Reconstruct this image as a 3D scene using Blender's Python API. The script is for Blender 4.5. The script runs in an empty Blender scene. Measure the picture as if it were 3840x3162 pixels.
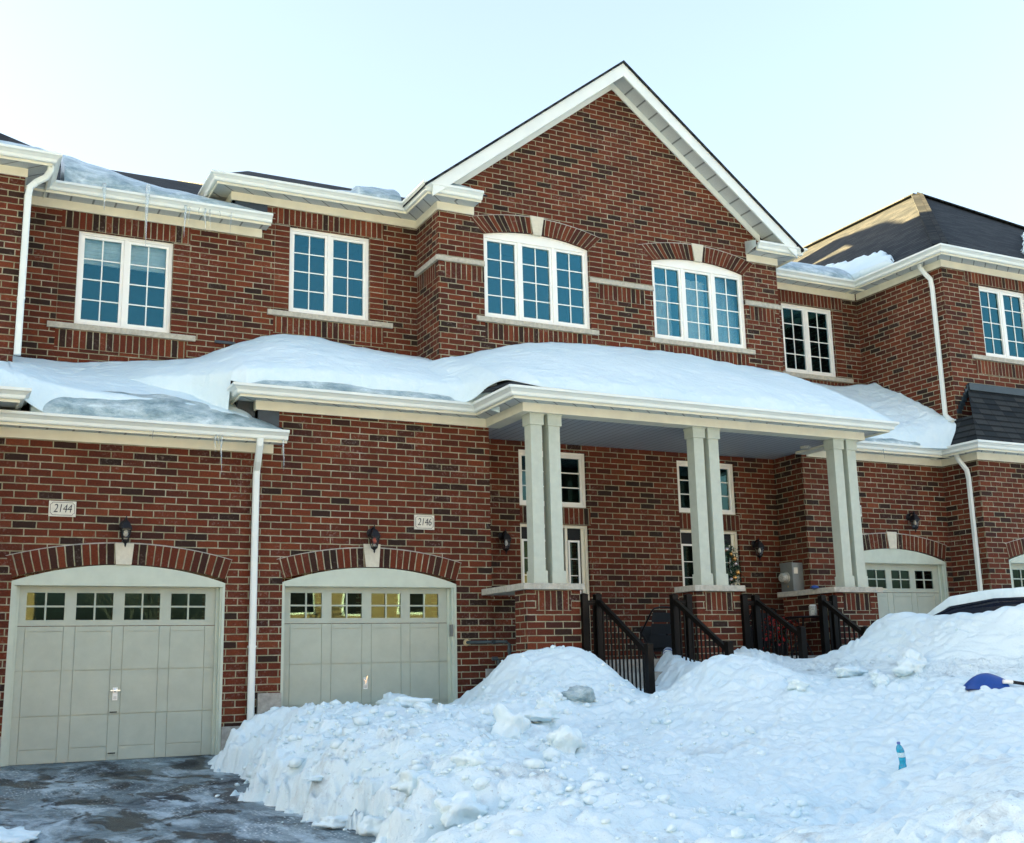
import bpy, bmesh, math, random
import numpy as np
from mathutils import Vector, Matrix, geometry
random.seed(7)
R = math.radians
C = bpy.context.scene.collection
sc = bpy.context.scene

# ------------------------------------------------------------------ materials
def newmat(name):
    m = bpy.data.materials.new(name); m.use_nodes = True
    nt = m.node_tree; nt.nodes.clear()
    out = nt.nodes.new('ShaderNodeOutputMaterial')
    b = nt.nodes.new('ShaderNodeBsdfPrincipled')
    nt.links.new(b.outputs[0], out.inputs[0])
    return m, nt, b, out
def N(nt, t, **kw):
    n = nt.nodes.new(t)
    for k, v in kw.items():
        if k.startswith('i_'):
            key = k[2:]
            key = int(key) if key.isdigit() else key.replace('_', ' ')
            n.inputs[key].default_value = v
        else: setattr(n, k, v)
    return n
def L(nt, a, b): nt.links.new(a, b)
def ramp(nt, stops, interp='LINEAR'):
    r = nt.nodes.new('ShaderNodeValToRGB'); r.color_ramp.interpolation = interp
    e = r.color_ramp.elements
    while len(e) > 1: e.remove(e[-1])
    e[0].position, e[0].color = stops[0][0], (*stops[0][1], 1)
    for p, c in stops[1:]:
        k = e.new(p); k.color = (*c, 1)
    return r
def mixc(nt, fac, a, b, blend='MIX'):
    m = nt.nodes.new('ShaderNodeMix'); m.data_type = 'RGBA'; m.blend_type = blend
    for sock, v in ((m.inputs[0], fac), (m.inputs[6], a), (m.inputs[7], b)):
        if isinstance(v, (int, float)): sock.default_value = v
        elif isinstance(v, tuple): sock.default_value = (*v, 1)
        else: nt.links.new(v, sock)
    return m.outputs[2]
def math_(nt, op, a, b=0.0):
    m = nt.nodes.new('ShaderNodeMath'); m.operation = op
    for s, v in ((m.inputs[0], a), (m.inputs[1], b)):
        if isinstance(v, (int, float)): s.default_value = v
        else: nt.links.new(v, s)
    return m.outputs[0]
def noise(nt, vec, scale, detail=4, rough=.55, dist=0.0):
    n = nt.nodes.new('ShaderNodeTexNoise')
    n.inputs['Scale'].default_value = scale; n.inputs['Detail'].default_value = detail
    n.inputs['Roughness'].default_value = rough; n.inputs['Distortion'].default_value = dist
    nt.links.new(vec, n.inputs['Vector']); return n
def bump(nt, b, h, strength=.3, dist=.01, prev=None):
    n = nt.nodes.new('ShaderNodeBump'); n.inputs['Strength'].default_value = strength
    n.inputs['Distance'].default_value = dist
    nt.links.new(h, n.inputs['Height'])
    if prev: nt.links.new(prev, n.inputs['Normal'])
    nt.links.new(n.outputs[0], b.inputs['Normal']); return n.outputs[0]
def mapping(nt, vec, scale, rot=(0, 0, 0)):
    m = nt.nodes.new('ShaderNodeMapping'); m.inputs['Scale'].default_value = scale
    m.inputs['Rotation'].default_value = rot; nt.links.new(vec, m.inputs['Vector']); return m.outputs[0]
def geopos(nt): return nt.nodes.new('ShaderNodeNewGeometry').outputs['Position']
def uvn(nt): return nt.nodes.new('ShaderNodeTexCoord').outputs['UV']

def brick_mat(name, offset):
    m, nt, b, out = newmat(name)
    uv = uvn(nt); pos = geopos(nt)
    # a little wander so that the joints are not ruler straight
    w = noise(nt, uv, 9.0, 2)
    sub = N(nt, 'ShaderNodeVectorMath', operation='SUBTRACT'); L(nt, w.outputs['Color'], sub.inputs[0]); sub.inputs[1].default_value = (.5, .5, .5)
    scl = N(nt, 'ShaderNodeVectorMath', operation='SCALE'); L(nt, sub.outputs[0], scl.inputs[0]); scl.inputs['Scale'].default_value = .009
    add = N(nt, 'ShaderNodeVectorMath', operation='ADD'); L(nt, uv, add.inputs[0]); L(nt, scl.outputs[0], add.inputs[1])
    t = nt.nodes.new('ShaderNodeTexBrick'); t.offset = offset; t.offset_frequency = 2; t.squash = 1
    L(nt, add.outputs[0], t.inputs['Vector'])
    for k, v in (('Color1', (0, 0, 0, 1)), ('Color2', (1, 1, 1, 1)), ('Mortar', (0, 0, 0, 1)), ('Scale', 1), ('Mortar Size', .0072), ('Mortar Smooth', .12), ('Bias', 0), ('Brick Width', .267), ('Row Height', .089)):
        t.inputs[k].default_value = v
    sep = N(nt, 'ShaderNodeSeparateColor'); L(nt, t.outputs['Color'], sep.inputs[0])
    cr = ramp(nt, [(0, (.024, .013, .009)), (.08, (.033, .015, .010)), (.14, (.047, .014, .009)), (.22, (.084, .0195, .009)), (.45, (.124, .0255, .0098)), (.62, (.092, .0215, .0105)), (.8, (.150, .036, .0135)), (.93, (.066, .017, .010)), (1, (.185, .050, .020))])
    L(nt, sep.outputs[0], cr.inputs[0])
    n1 = noise(nt, pos, 55, 5, .7)
    c1 = mixc(nt, .8, cr.outputs[0], n1.outputs['Fac'], 'OVERLAY')
    # burnt lower edges on some bricks, lime smears
    n2 = noise(nt, pos, 2.3, 5, .65)
    s2 = ramp(nt, [(.50, (0, 0, 0)), (.70, (1, 1, 1))]); L(nt, n2.outputs['Fac'], s2.inputs[0])
    n3 = noise(nt, pos, 26, 4, .7)
    s3 = ramp(nt, [(.52, (0, 0, 0)), (.68, (1, 1, 1))]); L(nt, n3.outputs['Fac'], s3.inputs[0])
    sm = math_(nt, 'MULTIPLY', s2.outputs[0], s3.outputs[0]); sm = math_(nt, 'MULTIPLY', sm, .55)
    c2 = mixc(nt, sm, c1, (.36, .29, .25))
    nm = noise(nt, pos, 6, 4, .6)
    mr = ramp(nt, [(.3, (.20, .19, .115)), (.5, (.30, .285, .18)), (.72, (.46, .44, .33))]); L(nt, nm.outputs['Fac'], mr.inputs[0])
    c3 = mixc(nt, t.outputs['Fac'], c2, mr.outputs[0])
    nb = noise(nt, pos, .9, 4, .6); br = ramp(nt, [(.3, (.78, .76, .76)), (.7, (1.0, 1.0, 1.0))]); L(nt, nb.outputs['Fac'], br.inputs[0]); c3 = mixc(nt, 1.0, c3, br.outputs[0], 'MULTIPLY')
    L(nt, c3, b.inputs['Base Color']); b.inputs['Roughness'].default_value = .88
    b.inputs['Specular IOR Level'].default_value = .25
    inv = math_(nt, 'SUBTRACT', 1, t.outputs['Fac'])
    hh = math_(nt, 'ADD', inv, math_(nt, 'MULTIPLY', n1.outputs['Fac'], .35))
    bump(nt, b, hh, .8, .008)
    return m
def plain(name, col, rough=.6, var=.06, scale=14, bumps=0.0, spec=.5, bscale=60, metal=0.0):
    m, nt, b, out = newmat(name); pos = geopos(nt)
    n = noise(nt, pos, scale, 5, .6)
    lo = tuple(c*(1-var) for c in col); hi = tuple(min(1, c*(1+var)) for c in col)
    r = ramp(nt, [(.35, lo), (.65, hi)]); L(nt, n.outputs['Fac'], r.inputs[0])
    L(nt, r.outputs[0], b.inputs['Base Color']); b.inputs['Roughness'].default_value = rough
    b.inputs['Specular IOR Level'].default_value = spec; b.inputs['Metallic'].default_value = metal
    if bumps:
        n2 = noise(nt, pos, bscale, 5, .6); bump(nt, b, n2.outputs['Fac'], bumps, .01)
    return m
def soffit_mat(name, col, width, dots=True):
    m, nt, b, out = newmat(name); uv = uvn(nt)
    sep = N(nt, 'ShaderNodeSeparateXYZ'); L(nt, uv, sep.inputs[0])
    fr = math_(nt, 'FRACT', math_(nt, 'DIVIDE', sep.outputs[0], width))
    line = ramp(nt, [(0, (1, 1, 1)), (.07, (1, 1, 1)), (.12, (0, 0, 0))]); L(nt, fr, line.inputs[0])
    base = mixc(nt, line.outputs[0], col, tuple(c*.30 for c in col))
    if dots:
        v = N(nt, 'ShaderNodeTexVoronoi'); v.inputs['Scale'].default_value = 85; L(nt, uv, v.inputs['Vector']); v.inputs['Randomness'].default_value = 0.2
        d = ramp(nt, [(.25, (1, 1, 1)), (.4, (0, 0, 0))]); L(nt, v.outputs['Distance'], d.inputs[0])
        base = mixc(nt, math_(nt, 'MULTIPLY', d.outputs[0], .55), base, tuple(c*.35 for c in col))
    L(nt, base, b.inputs['Base Color']); b.inputs['Roughness'].default_value = .5
    bump(nt, b, math_(nt, 'SUBTRACT', 1, line.outputs[0]), .6, .008)
    return m
def shingle_mat():
    m, nt, b, out = newmat('shingles'); uv = uvn(nt); pos = geopos(nt)
    t = nt.nodes.new('ShaderNodeTexBrick'); t.offset = .37; t.offset_frequency = 1
    L(nt, uv, t.inputs['Vector'])
    for k, v in (('Color1', (0, 0, 0, 1)), ('Color2', (1, 1, 1, 1)), ('Mortar', (.0, .0, .0, 1)), ('Scale', 1), ('Mortar Size', .006), ('Mortar Smooth', .3), ('Bias', 0), ('Brick Width', .30), ('Row Height', .14)):
        t.inputs[k].default_value = v
    sep = N(nt, 'ShaderNodeSeparateColor'); L(nt, t.outputs['Color'], sep.inputs[0])
    r = ramp(nt, [(0, (.012, .017, .020)), (.5, (.022, .028, .030)), (1, (.038, .043, .043))]); L(nt, sep.outputs[0], r.inputs[0])
    n = noise(nt, pos, 40, 4, .7)
    c = mixc(nt, .6, r.outputs[0], n.outputs['Fac'], 'OVERLAY')
    c = mixc(nt, math_(nt, 'MULTIPLY', t.outputs['Fac'], .7), c, (.012, .012, .013))
    L(nt, c, b.inputs['Base Color']); b.inputs['Roughness'].default_value = .9; b.inputs['Specular IOR Level'].default_value = .2
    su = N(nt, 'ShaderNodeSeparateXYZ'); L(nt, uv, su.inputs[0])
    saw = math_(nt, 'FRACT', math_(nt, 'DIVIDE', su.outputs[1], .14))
    dk = ramp(nt, [(.66, (1, 1, 1)), (.86, (.22, .22, .22))]); L(nt, saw, dk.inputs[0]); c2 = mixc(nt, 1.0, c, dk.outputs[0], 'MULTIPLY'); L(nt, c2, b.inputs['Base Color'])  # shadow line of each shingle course, painted into the colour
    h = math_(nt, 'ADD', math_(nt, 'SUBTRACT', 1, saw), math_(nt, 'MULTIPLY', sep.outputs[0], .25))
    bump(nt, b, h, .9, .02)
    return m
def snow_mat(name, crumb=.35, dirt=0.0, ripple=0.0):
    m, nt, b, out = newmat(name); pos = geopos(nt)
    n0 = noise(nt, pos, 1.1, 4, .6)
    base = ramp(nt, [(.3, (.62, .76, .79)), (.7, (.70, .82, .84))]); L(nt, n0.outputs['Fac'], base.inputs[0])
    c = base.outputs[0]
    if dirt:
        nd = noise(nt, pos, 1.6, 7, .72)
        dr = ramp(nt, [(.53, (0, 0, 0)), (.72, (1, 1, 1))]); L(nt, nd.outputs['Fac'], dr.inputs[0])
        ns = noise(nt, pos, 28, 6, .75)
        sr = ramp(nt, [(.60, (0, 0, 0)), (.72, (1, 1, 1))]); L(nt, ns.outputs['Fac'], sr.inputs[0])
        att = N(nt, 'ShaderNodeAttribute'); att.attribute_name = 'dirt'
        f = math_(nt, 'MULTIPLY', math_(nt, 'ADD', math_(nt, 'MULTIPLY', dr.outputs[0], .60), math_(nt, 'MULTIPLY', sr.outputs[0], .75)), att.outputs['Fac'])
        c = mixc(nt, math_(nt, 'MULTIPLY', f, dirt), c, (.16, .15, .14))
    L(nt, c, b.inputs['Base Color']); b.inputs['Roughness'].default_value = .62
    b.inputs['Specular IOR Level'].default_value = .22
    n1 = noise(nt, pos, 38, 7, .68)
    p = bump(nt, b, n1.outputs['Fac'], crumb, .018)
    if ripple:
        mp = mapping(nt, pos, (5.5, 9.5, 5), (0, 0, R(28)))
        n2 = noise(nt, mp, 1.0, 3, .5, .4)
        bump(nt, b, n2.outputs['Fac'], ripple, .05, p)
    return m
def ice_mat(name):
    m, nt, b, out = newmat(name); pos = geopos(nt)
    mp = mapping(nt, pos, (2.2, 2.2, 5.5))
    n0 = noise(nt, mp, 1.3, 7, .68, .4)
    r = ramp(nt, [(.30, (.12, .19, .205)), (.44, (.25, .35, .37)), (.56, (.42, .52, .53)), (.68, (.66, .76, .76))]); L(nt, n0.outputs['Fac'], r.inputs[0])
    n9 = noise(nt, pos, 60, 4, .7)
    c = mixc(nt, .3, r.outputs[0], n9.outputs['Fac'], 'OVERLAY')
    L(nt, c, b.inputs['Base Color']); b.inputs['Roughness'].default_value = .28
    b.inputs['Specular IOR Level'].default_value = .55
    n1 = noise(nt, pos, 9, 6, .65); p = bump(nt, b, n1.outputs['Fac'], .55, .05)
    n2 = noise(nt, pos, 70, 3, .6); bump(nt, b, n2.outputs['Fac'], .3, .006, p)
    return m
def icicle_mat():
    m, nt, b, out = newmat('clear_ice')
    b.inputs['Base Color'].default_value = (.86, .93, .95, 1); b.inputs['Roughness'].default_value = .08
    b.inputs['IOR'].default_value = 1.31; b.inputs['Transmission Weight'].default_value = .75
    return m
def glass_mat(name, refl=.16, tint=(.40, .52, .55), gcol=(.86, .97, 1.0)):
    m, nt, b, out = newmat(name); nt.nodes.remove(b)
    tr = N(nt, 'ShaderNodeBsdfTransparent'); tr.inputs[0].default_value = (*tint, 1)
    gl = N(nt, 'ShaderNodeBsdfGlossy'); gl.inputs['Color'].default_value = (*gcol, 1); gl.inputs['Roughness'].default_value = .015
    fr = N(nt, 'ShaderNodeFresnel'); fr.inputs[0].default_value = 1.5
    f = math_(nt, 'ADD', math_(nt, 'MULTIPLY', fr.outputs[0], 1.4), refl)
    f = math_(nt, 'MINIMUM', f, .95)
    pos = geopos(nt); n = noise(nt, pos, 1.6, 1, .5)
    bp = N(nt, 'ShaderNodeBump'); bp.inputs['Strength'].default_value = .05; bp.inputs['Distance'].default_value = .02
    L(nt, n.outputs['Fac'], bp.inputs['Height']); L(nt, bp.outputs[0], gl.inputs['Normal'])
    mx = N(nt, 'ShaderNodeMixShader'); L(nt, f, mx.inputs[0]); L(nt, tr.outputs[0], mx.inputs[1]); L(nt, gl.outputs[0], mx.inputs[2])
    L(nt, mx.outputs[0], out.inputs[0]); return m
def asphalt_mat():
    m, nt, b, out = newmat('icy_asphalt'); pos = geopos(nt)
    fine = noise(nt, pos, 90, 4, .7)
    blk = ramp(nt, [(.3, (.010, .013, .016)), (.7, (.035, .042, .048))]); L(nt, fine.outputs['Fac'], blk.inputs[0])
    mp = mapping(nt, pos, (1.25, .62, 1), (0, 0, R(-20)))
    glaze = noise(nt, mp, 1.1, 7, .62, .7)
    gr = ramp(nt, [(.36, (0, 0, 0)), (.47, (.75, .75, .75)), (.62, (1, 1, 1))]); L(nt, glaze.outputs['Fac'], gr.inputs[0])
    gn = noise(nt, pos, 14, 6, .7)
    gcl = ramp(nt, [(.3, (.075, .120, .145)), (.7, (.17, .245, .28))]); L(nt, gn.outputs['Fac'], gcl.inputs[0])
    c = mixc(nt, gr.outputs[0], blk.outputs[0], gcl.outputs[0])
    sn = noise(nt, mp, 1.7, 9, .70, .5)
    s = ramp(nt, [(.49, (0, 0, 0)), (.62, (1, 1, 1))]); L(nt, sn.outputs['Fac'], s.inputs[0])
    c = mixc(nt, math_(nt, 'MULTIPLY', s.outputs[0], .85), c, (.42, .53, .58))
    bk = noise(nt, mapping(nt, pos, (1.3, .8, 1), (0, 0, R(35))), 1.9, 6, .6, .5)
    bs = ramp(nt, [(.51, (0, 0, 0)), (.56, (1, 1, 1))]); L(nt, bk.outputs['Fac'], bs.inputs[0])
    c = mixc(nt, math_(nt, 'MULTIPLY', bs.outputs[0], .92), c, (.008, .012, .016))
    # scattered de-icing salt
    v = N(nt, 'ShaderNodeTexVoronoi'); v.inputs['Scale'].default_value = 27; L(nt, pos, v.inputs['Vector'])
    vd = ramp(nt, [(.18, (1, 1, 1)), (.34, (0, 0, 0))]); L(nt, v.outputs['Distance'], vd.inputs[0])
    ms = noise(nt, mapping(nt, pos, (.9, .8, 1)), 1.2, 3, .5)
    mr = ramp(nt, [(.47, (0, 0, 0)), (.60, (1, 1, 1))]); L(nt, ms.outputs['Fac'], mr.inputs[0])
    sep = N(nt, 'ShaderNodeSeparateColor'); L(nt, v.outputs['Color'], sep.inputs[0])
    pick = math_(nt, 'GREATER_THAN', sep.outputs[0], .45)
    f = math_(nt, 'MULTIPLY', math_(nt, 'MULTIPLY', vd.outputs[0], mr.outputs[0]), pick)
    c = mixc(nt, f, c, (.66, .72, .74))
    L(nt, c, b.inputs['Base Color'])
    rr = ramp(nt, [(0, (.75, .75, .75)), (1, (.35, .35, .35))]); L(nt, gr.outputs[0], rr.inputs[0]); L(nt, rr.outputs[0], b.inputs['Roughness'])
    b.inputs['Specular IOR Level'].default_value = .35
    p = bump(nt, b, fine.outputs['Fac'], .5, .008); bump(nt, b, f, .5, .006, p)
    return m

M = {}
M['brick'] = brick_mat('brick_running', .5)
M['soldier'] = brick_mat('brick_soldier', 0)
M['white'] = plain('white_aluminium', (.70, .75, .71), .38, .03, 3)
M['cream'] = plain('cream_aluminium', (.72, .70, .56), .45, .05, 4)
M['pvc'] = plain('window_vinyl', (.82, .82, .76), .35, .02, 3)
M['column'] = plain('column_paint', (.45, .49, .41), .55, .05, 8, .15, .4, 90)
M['door'] = plain('garage_paint', (.38, .42, .345), .5, .05, 5, .10, .4, 160)
M['trim'] = plain('garage_trim', (.47, .53, .44), .5, .05, 5)
M['soffit'] = soffit_mat('perforated_soffit', (.52, .55, .53), .30)
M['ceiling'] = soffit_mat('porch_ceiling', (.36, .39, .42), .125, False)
M['stone'] = plain('limestone', (.42, .40, .33), .85, .16, 18, .5, .3, 45)
M['keystone'] = plain('keystone_stone', (.58, .55, .44), .8, .06, 20, .2, .3, 60)
M['concrete'] = plain('concrete', (.33, .32, .28), .9, .2, 12, .4, .3, 60)
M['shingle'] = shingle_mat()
M['snow'] = snow_mat('snow_ground', .75, 1.0, .0)
M['rsnow'] = snow_mat('snow_roof', .45, 0, .55)
M['ice'] = ice_mat('grey_ice')
M['icicle'] = icicle_mat()
M['glass'] = glass_mat('window_glass', .13, (.90,.96,.97), (.09,.30,.36))
M['gglass'] = glass_mat('garage_glass', .07, (.5,.6,.6), (.26,.42,.40))
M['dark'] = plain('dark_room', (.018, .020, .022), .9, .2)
M['curtain'] = plain('curtain_cloth', (.88, .92, .90), .8, .1, 6)
M['yellow'] = plain('yellow_curtain_cloth', (.72, .50, .20), .8, .1, 6)  # door curtain cloth, yellow in itself
M['black'] = plain('black_metal', (.008, .008, .009), .45, .2, 20, 0, .25)
M['bronze'] = plain('dark_bronze_rail', (.004, .0032, .0024), .45, .3, 6, 0, .15)
M['flash'] = plain('dark_flashing', (.018, .030, .038), .35, .2, 6)
M['drdark'] = plain('dark_door_paint', (.007, .009, .010), .5, .15, 6, 0, .2)
M['chrome'] = plain('chrome', (.7, .7, .72), .15, .05, 6, 0, .5, 60, 1.0)
M['bluep'] = plain('blue_plastic', (.002, .045, .24), .35, .1, 8)
M['bottle'] = plain('blue_bottle_plastic', (.006, .27, .42), .16, .25, 40, .2, .6, 50)
M['cap'] = plain('bottle_cap', (.04, .10, .32), .4, .1)
M['label'] = plain('bottle_label', (.50, .66, .72), .5, .25, 150)
M['grey'] = plain('meter_grey', (.17, .19, .18), .5, .08, 10)
M['pipe'] = plain('pipe_paint', (.025, .045, .050), .45, .2, 10)
M['ink'] = plain('ink', (.015, .015, .03), .6, .1)
M['plaque'] = plain('plaque_stone', (.62, .60, .50), .7, .06, 20)
M['sling'] = plain('sling_fabric', (.014, .017, .020), .7, .2, 100)
M['bulb'] = plain('frosted_bulb', (.75, .74, .68), .3, .05)
M['redbulb'] = plain('red_bulb', (.55, .09, .04), .4, .05)
M['lampglass'] = glass_mat('lamp_glass', .0, (.92, .92, .90), (.5,.5,.5))
M['leaf'] = plain('wreath_green', (.012, .045, .020), .6, .4, 30)
M['gold'] = plain('gold_ball', (.65, .36, .12), .25, .1, 9, 0, .5, 60, .7)
M['silver'] = plain('silver_ball', (.55, .50, .50), .2, .1, 9, 0, .5, 60, .7)
M['red'] = plain('red_petal', (.26, .006, .006), .6, .3, 30)
M['wicker'] = plain('white_jar', (.42, .42, .36), .7, .35, 60, .6)
M['carpaint'] = plain('car_paint', (.010, .014, .026), .18, .1, 5)
M['asphalt'] = asphalt_mat()
M['ballmat'] = None
M['tan'] = plain('tan_brick', (.22, .14, .07), .9, .15, 5)
M['orange_pipe'] = plain('sealant', (.45, .36, .2), .8, .2)
M['brass'] = plain('brass', (.5, .33, .12), .4, .1, 6, 0, .5, 60, .6)
def ball_mat():
    m, nt, b, out = newmat('striped_ball')
    o = nt.nodes.new('ShaderNodeTexCoord').outputs['Object']
    w = N(nt, 'ShaderNodeTexWave', wave_type='BANDS', bands_direction='DIAGONAL'); L(nt, o, w.inputs['Vector'])
    w.inputs['Scale'].default_value = 9
    r = ramp(nt, [(0, (.70, .76, .78)), (.52, (.03, .13, .38))], 'CONSTANT'); L(nt, w.outputs['Fac'], r.inputs[0])
    L(nt, r.outputs[0], b.inputs['Base Color']); b.inputs['Roughness'].default_value = .35
    return m
M['ballmat'] = ball_mat()

# ------------------------------------------------------------------ mesh helpers
def worigin(o):
    v = Vector((0, 0, 0))
    while o is not None:
        v += o.location; o = o.parent
    return v
def tag(o, label=None, cat=None, group=None, kind=None):
    if label: o['label'] = label
    if cat: o['category'] = cat
    if group: o['group'] = group
    if kind: o['kind'] = kind
    return o
def thing(name, loc, label, cat, group=None):
    o = bpy.data.objects.new(name, None); o.empty_display_size = .2; C.objects.link(o); o.location = loc
    return tag(o, label, cat, group)
def copy_tree(o, parent=None):
    c = o.copy(); C.objects.link(c); c.parent = parent
    for ch in list(o.children): copy_tree(ch, c)
    return c
class MB:
    def __init__(s): s.v = []; s.f = []; s.uv = []; s.m = []
    def face(s, pts, uv=None, m=0):
        pts = [Vector(p) for p in pts]
        n = len(s.v); s.v += pts; s.f.append(tuple(range(n, n+len(pts))))
        if uv is None:
            nn = Vector((0, 0, 0))
            for i in range(len(pts)):
                a, b2 = pts[i], pts[(i+1) % len(pts)]
                nn += Vector(((a.y-b2.y)*(a.z+b2.z), (a.z-b2.z)*(a.x+b2.x), (a.x-b2.x)*(a.y+b2.y)))
            if nn.length < 1e-12: nn = Vector((0, 0, 1))
            nn.normalize()
            if abs(nn.z) > .97: uv = [(p.x, p.y) for p in pts]
            else:
                u = Vector((0, 0, 1)).cross(nn); u.normalize(); w = nn.cross(u)
                if abs(nn.z) < .02: uv = [(p.dot(u), p.z) for p in pts]
                else: uv = [(p.dot(u), p.dot(w)) for p in pts]
        s.uv.append(uv); s.m.append(m)
    def box(s, x0, x1, y0, y1, z0, z1, m=0, swap=False):
        if x0 > x1: x0, x1 = x1, x0
        if y0 > y1: y0, y1 = y1, y0
        if z0 > z1: z0, z1 = z1, z0
        P = [(x0, y0, z0), (x1, y0, z0), (x1, y1, z0), (x0, y1, z0), (x0, y0, z1), (x1, y0, z1), (x1, y1, z1), (x0, y1, z1)]
        for q in ((0, 1, 5, 4), (1, 2, 6, 5), (2, 3, 7, 6), (3, 0, 4, 7), (4, 5, 6, 7), (3, 2, 1, 0)):
            s.face([P[i] for i in q], m=m)
            if swap:    # soldier course: brick length runs up
                u = s.uv[-1]; zz = z0
                if q not in ((4, 5, 6, 7), (3, 2, 1, 0)): s.uv[-1] = [(b-zz+.0, a) for a, b in u]
    def obox(s, p0, p1, w, h, up=(0, 0, 1), m=0):
        s.tube([p0, p1], [(-w/2, -h/2), (w/2, -h/2), (w/2, h/2), (-w/2, h/2)], up, m)
    def tube(s, path, sec, up=(0, 0, 1), m=0, scales=None):
        path = [Vector(p) for p in path]; rings = []
        for i, p in enumerate(path):
            a = path[max(i-1, 0)]; b2 = path[min(i+1, len(path)-1)]
            t = (b2-a).normalized(); u0 = Vector(up)
            if abs(t.dot(u0)) > .98: u0 = Vector((0, 1, 0)) if abs(t.y) < .9 else Vector((1, 0, 0))
            sd = t.cross(u0).normalized(); uu = sd.cross(t)
            k = scales[i] if scales else 1
            rings.append([p+sd*(q[0]*k)+uu*(q[1]*k) for q in sec])
        n = len(sec)
        for i in range(len(rings)-1):
            for j in range(n):
                s.face([rings[i][j], rings[i][(j+1) % n], rings[i+1][(j+1) % n], rings[i+1][j]], m=m)
        s.face(rings[0][::-1], m=m); s.face(rings[-1], m=m)
    def pipe(s, path, r, n=10, m=0, scales=None):
        s.tube(path, [(r*math.cos(2*math.pi*i/n), r*math.sin(2*math.pi*i/n)) for i in range(n)], m=m, scales=scales)
    def lathe(s, c, prof, n=16, m=0, axis=None, rot=None):
        c = Vector(c); rings = []
        for r, z in prof:
            ring = []
            for i in range(n):
                a = 2*math.pi*(i+.5)/n
                q = Vector((r*math.cos(a), r*math.sin(a), z))
                if rot is not None: q = rot @ q
                ring.append(c+q)
            rings.append(ring)
        for i in range(len(rings)-1):
            for j in range(n):
                s.face([rings[i][j], rings[i][(j+1) % n], rings[i+1][(j+1) % n], rings[i+1][j]], m=m)
        s.face(rings[0][::-1], m=m); s.face(rings[-1], m=m)
    def build(s, name, mats, parent=None, smooth=False, merge=False, label=None):
        if not isinstance(mats, (list, tuple)): mats = [mats]
        o0 = worigin(parent) if parent is not None else Vector((0, 0, 0))
        me = bpy.data.meshes.new(name)
        me.from_pydata([p-o0 for p in s.v], [], s.f)
        ul = me.uv_layers.new(name='UVMap'); k = 0
        flat = [c for uv in s.uv for c in uv]
        ul.data.foreach_set('uv', [x for c in flat for x in (c[0], c[1])])
        me.polygons.foreach_set('material_index', s.m)
        for mm in mats: me.materials.append(M[mm])
        if merge or smooth:
            bm = bmesh.new(); bm.from_mesh(me); bmesh.ops.remove_doubles(bm, verts=bm.verts, dist=1e-4)
            bmesh.ops.recalc_face_normals(bm, faces=bm.faces); bm.to_mesh(me); bm.free()
        if smooth:
            me.polygons.foreach_set('use_smooth', [True]*len(me.polygons))
            try: me.set_sharp_from_angle(angle=R(50))
            except Exception: pass
        me.update()
        o = bpy.data.objects.new(name, me); C.objects.link(o)
        if parent is not None: o.parent = parent
        if label: o['label'] = label
        return o
def sweep(mb, path, prof, m=0, caps=True):
    """profile (d outward, z) swept along a plan polyline; outward = right-hand side"""
    P = [Vector((a, b)) for a, b in path]; ns = []
    for i in range(len(P)-1):
        d = (P[i+1]-P[i]).normalized(); ns.append(Vector((d.y, -d.x)))
    off = []; cum = [0]
    for i in range(len(P)-1): cum.append(cum[-1]+(P[i+1]-P[i]).length)
    for i in range(len(P)):
        if i == 0: o = ns[0]
        elif i == len(P)-1: o = ns[-1]
        else: o = (ns[i-1]+ns[i])/(1+ns[i-1].dot(ns[i]))
        off.append(o)
    def pt(i, d, z): q = P[i]+off[i]*d; return (q.x, q.y, z)
    n = len(prof)
    acc = [0]
    for j in range(n): acc.append(acc[-1]+math.dist(prof[j], prof[(j+1) % n]))
    for i in range(len(P)-1):
        for j in range(n):
            a, b = prof[j], prof[(j+1) % n]
            mb.face([pt(i, *a), pt(i+1, *a), pt(i+1, *b), pt(i, *b)][::-1], [(cum[i], acc[j]), (cum[i+1], acc[j]), (cum[i+1], acc[j+1]), (cum[i], acc[j+1])][::-1], m)
    if caps:
        mb.face([pt(0, *a) for a in prof], m=m); mb.face([pt(len(P)-1, *a) for a in prof][::-1], m=m)
def eave(parent, path, zs, zb, ov=.30, g=.11, gh=.125, frieze=True):
    gt = MB(); sweep(gt, path, [(ov+.002, zs+.004), (ov+g*.35, zs+.004), (ov+g*.45, zs+.018), (ov+g*.5, zs+.05), (ov+g*.78, zs+.078), (ov+g, zs+.092), (ov+g, zs+gh), (ov+g-.012, zs+gh), (ov+g-.014, zs+gh-.016), (ov+.002, zs+gh-.016)])
    gt.build('gutter', 'white', parent)
    fb = MB(); sweep(fb, path, [(ov-.02, zs-.028), (ov, zs-.028), (ov, zs+gh-.02), (ov-.02, zs+gh-.02)])
    fb.build('fascia', 'cream', parent)
    sf = MB(); sweep(sf, path, [(0, zs), (ov-.02, zs), (ov-.02, zs+.015), (0, zs+.015)]); sf.build('soffit', 'soffit', parent)
    if frieze:
        fz = MB(); sweep(fz, path, [(0.0, zb), (.026, zb), (.026, zs-.001), (0, zs-.001)]); fz.build('frieze_board', 'cream', parent)
def arc(x0, x1, z, rise, n=16):
    c = (x0+x1)/2; h = (x1-x0)/2
    r = (h*h+rise*rise)/(2*rise); cz = z+rise-r; a = math.asin(h/r)
    return [(c+r*math.sin(a-2*a*i/n), cz+r*math.cos(a-2*a*i/n)) for i in range(n+1)]   # right to left
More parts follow.
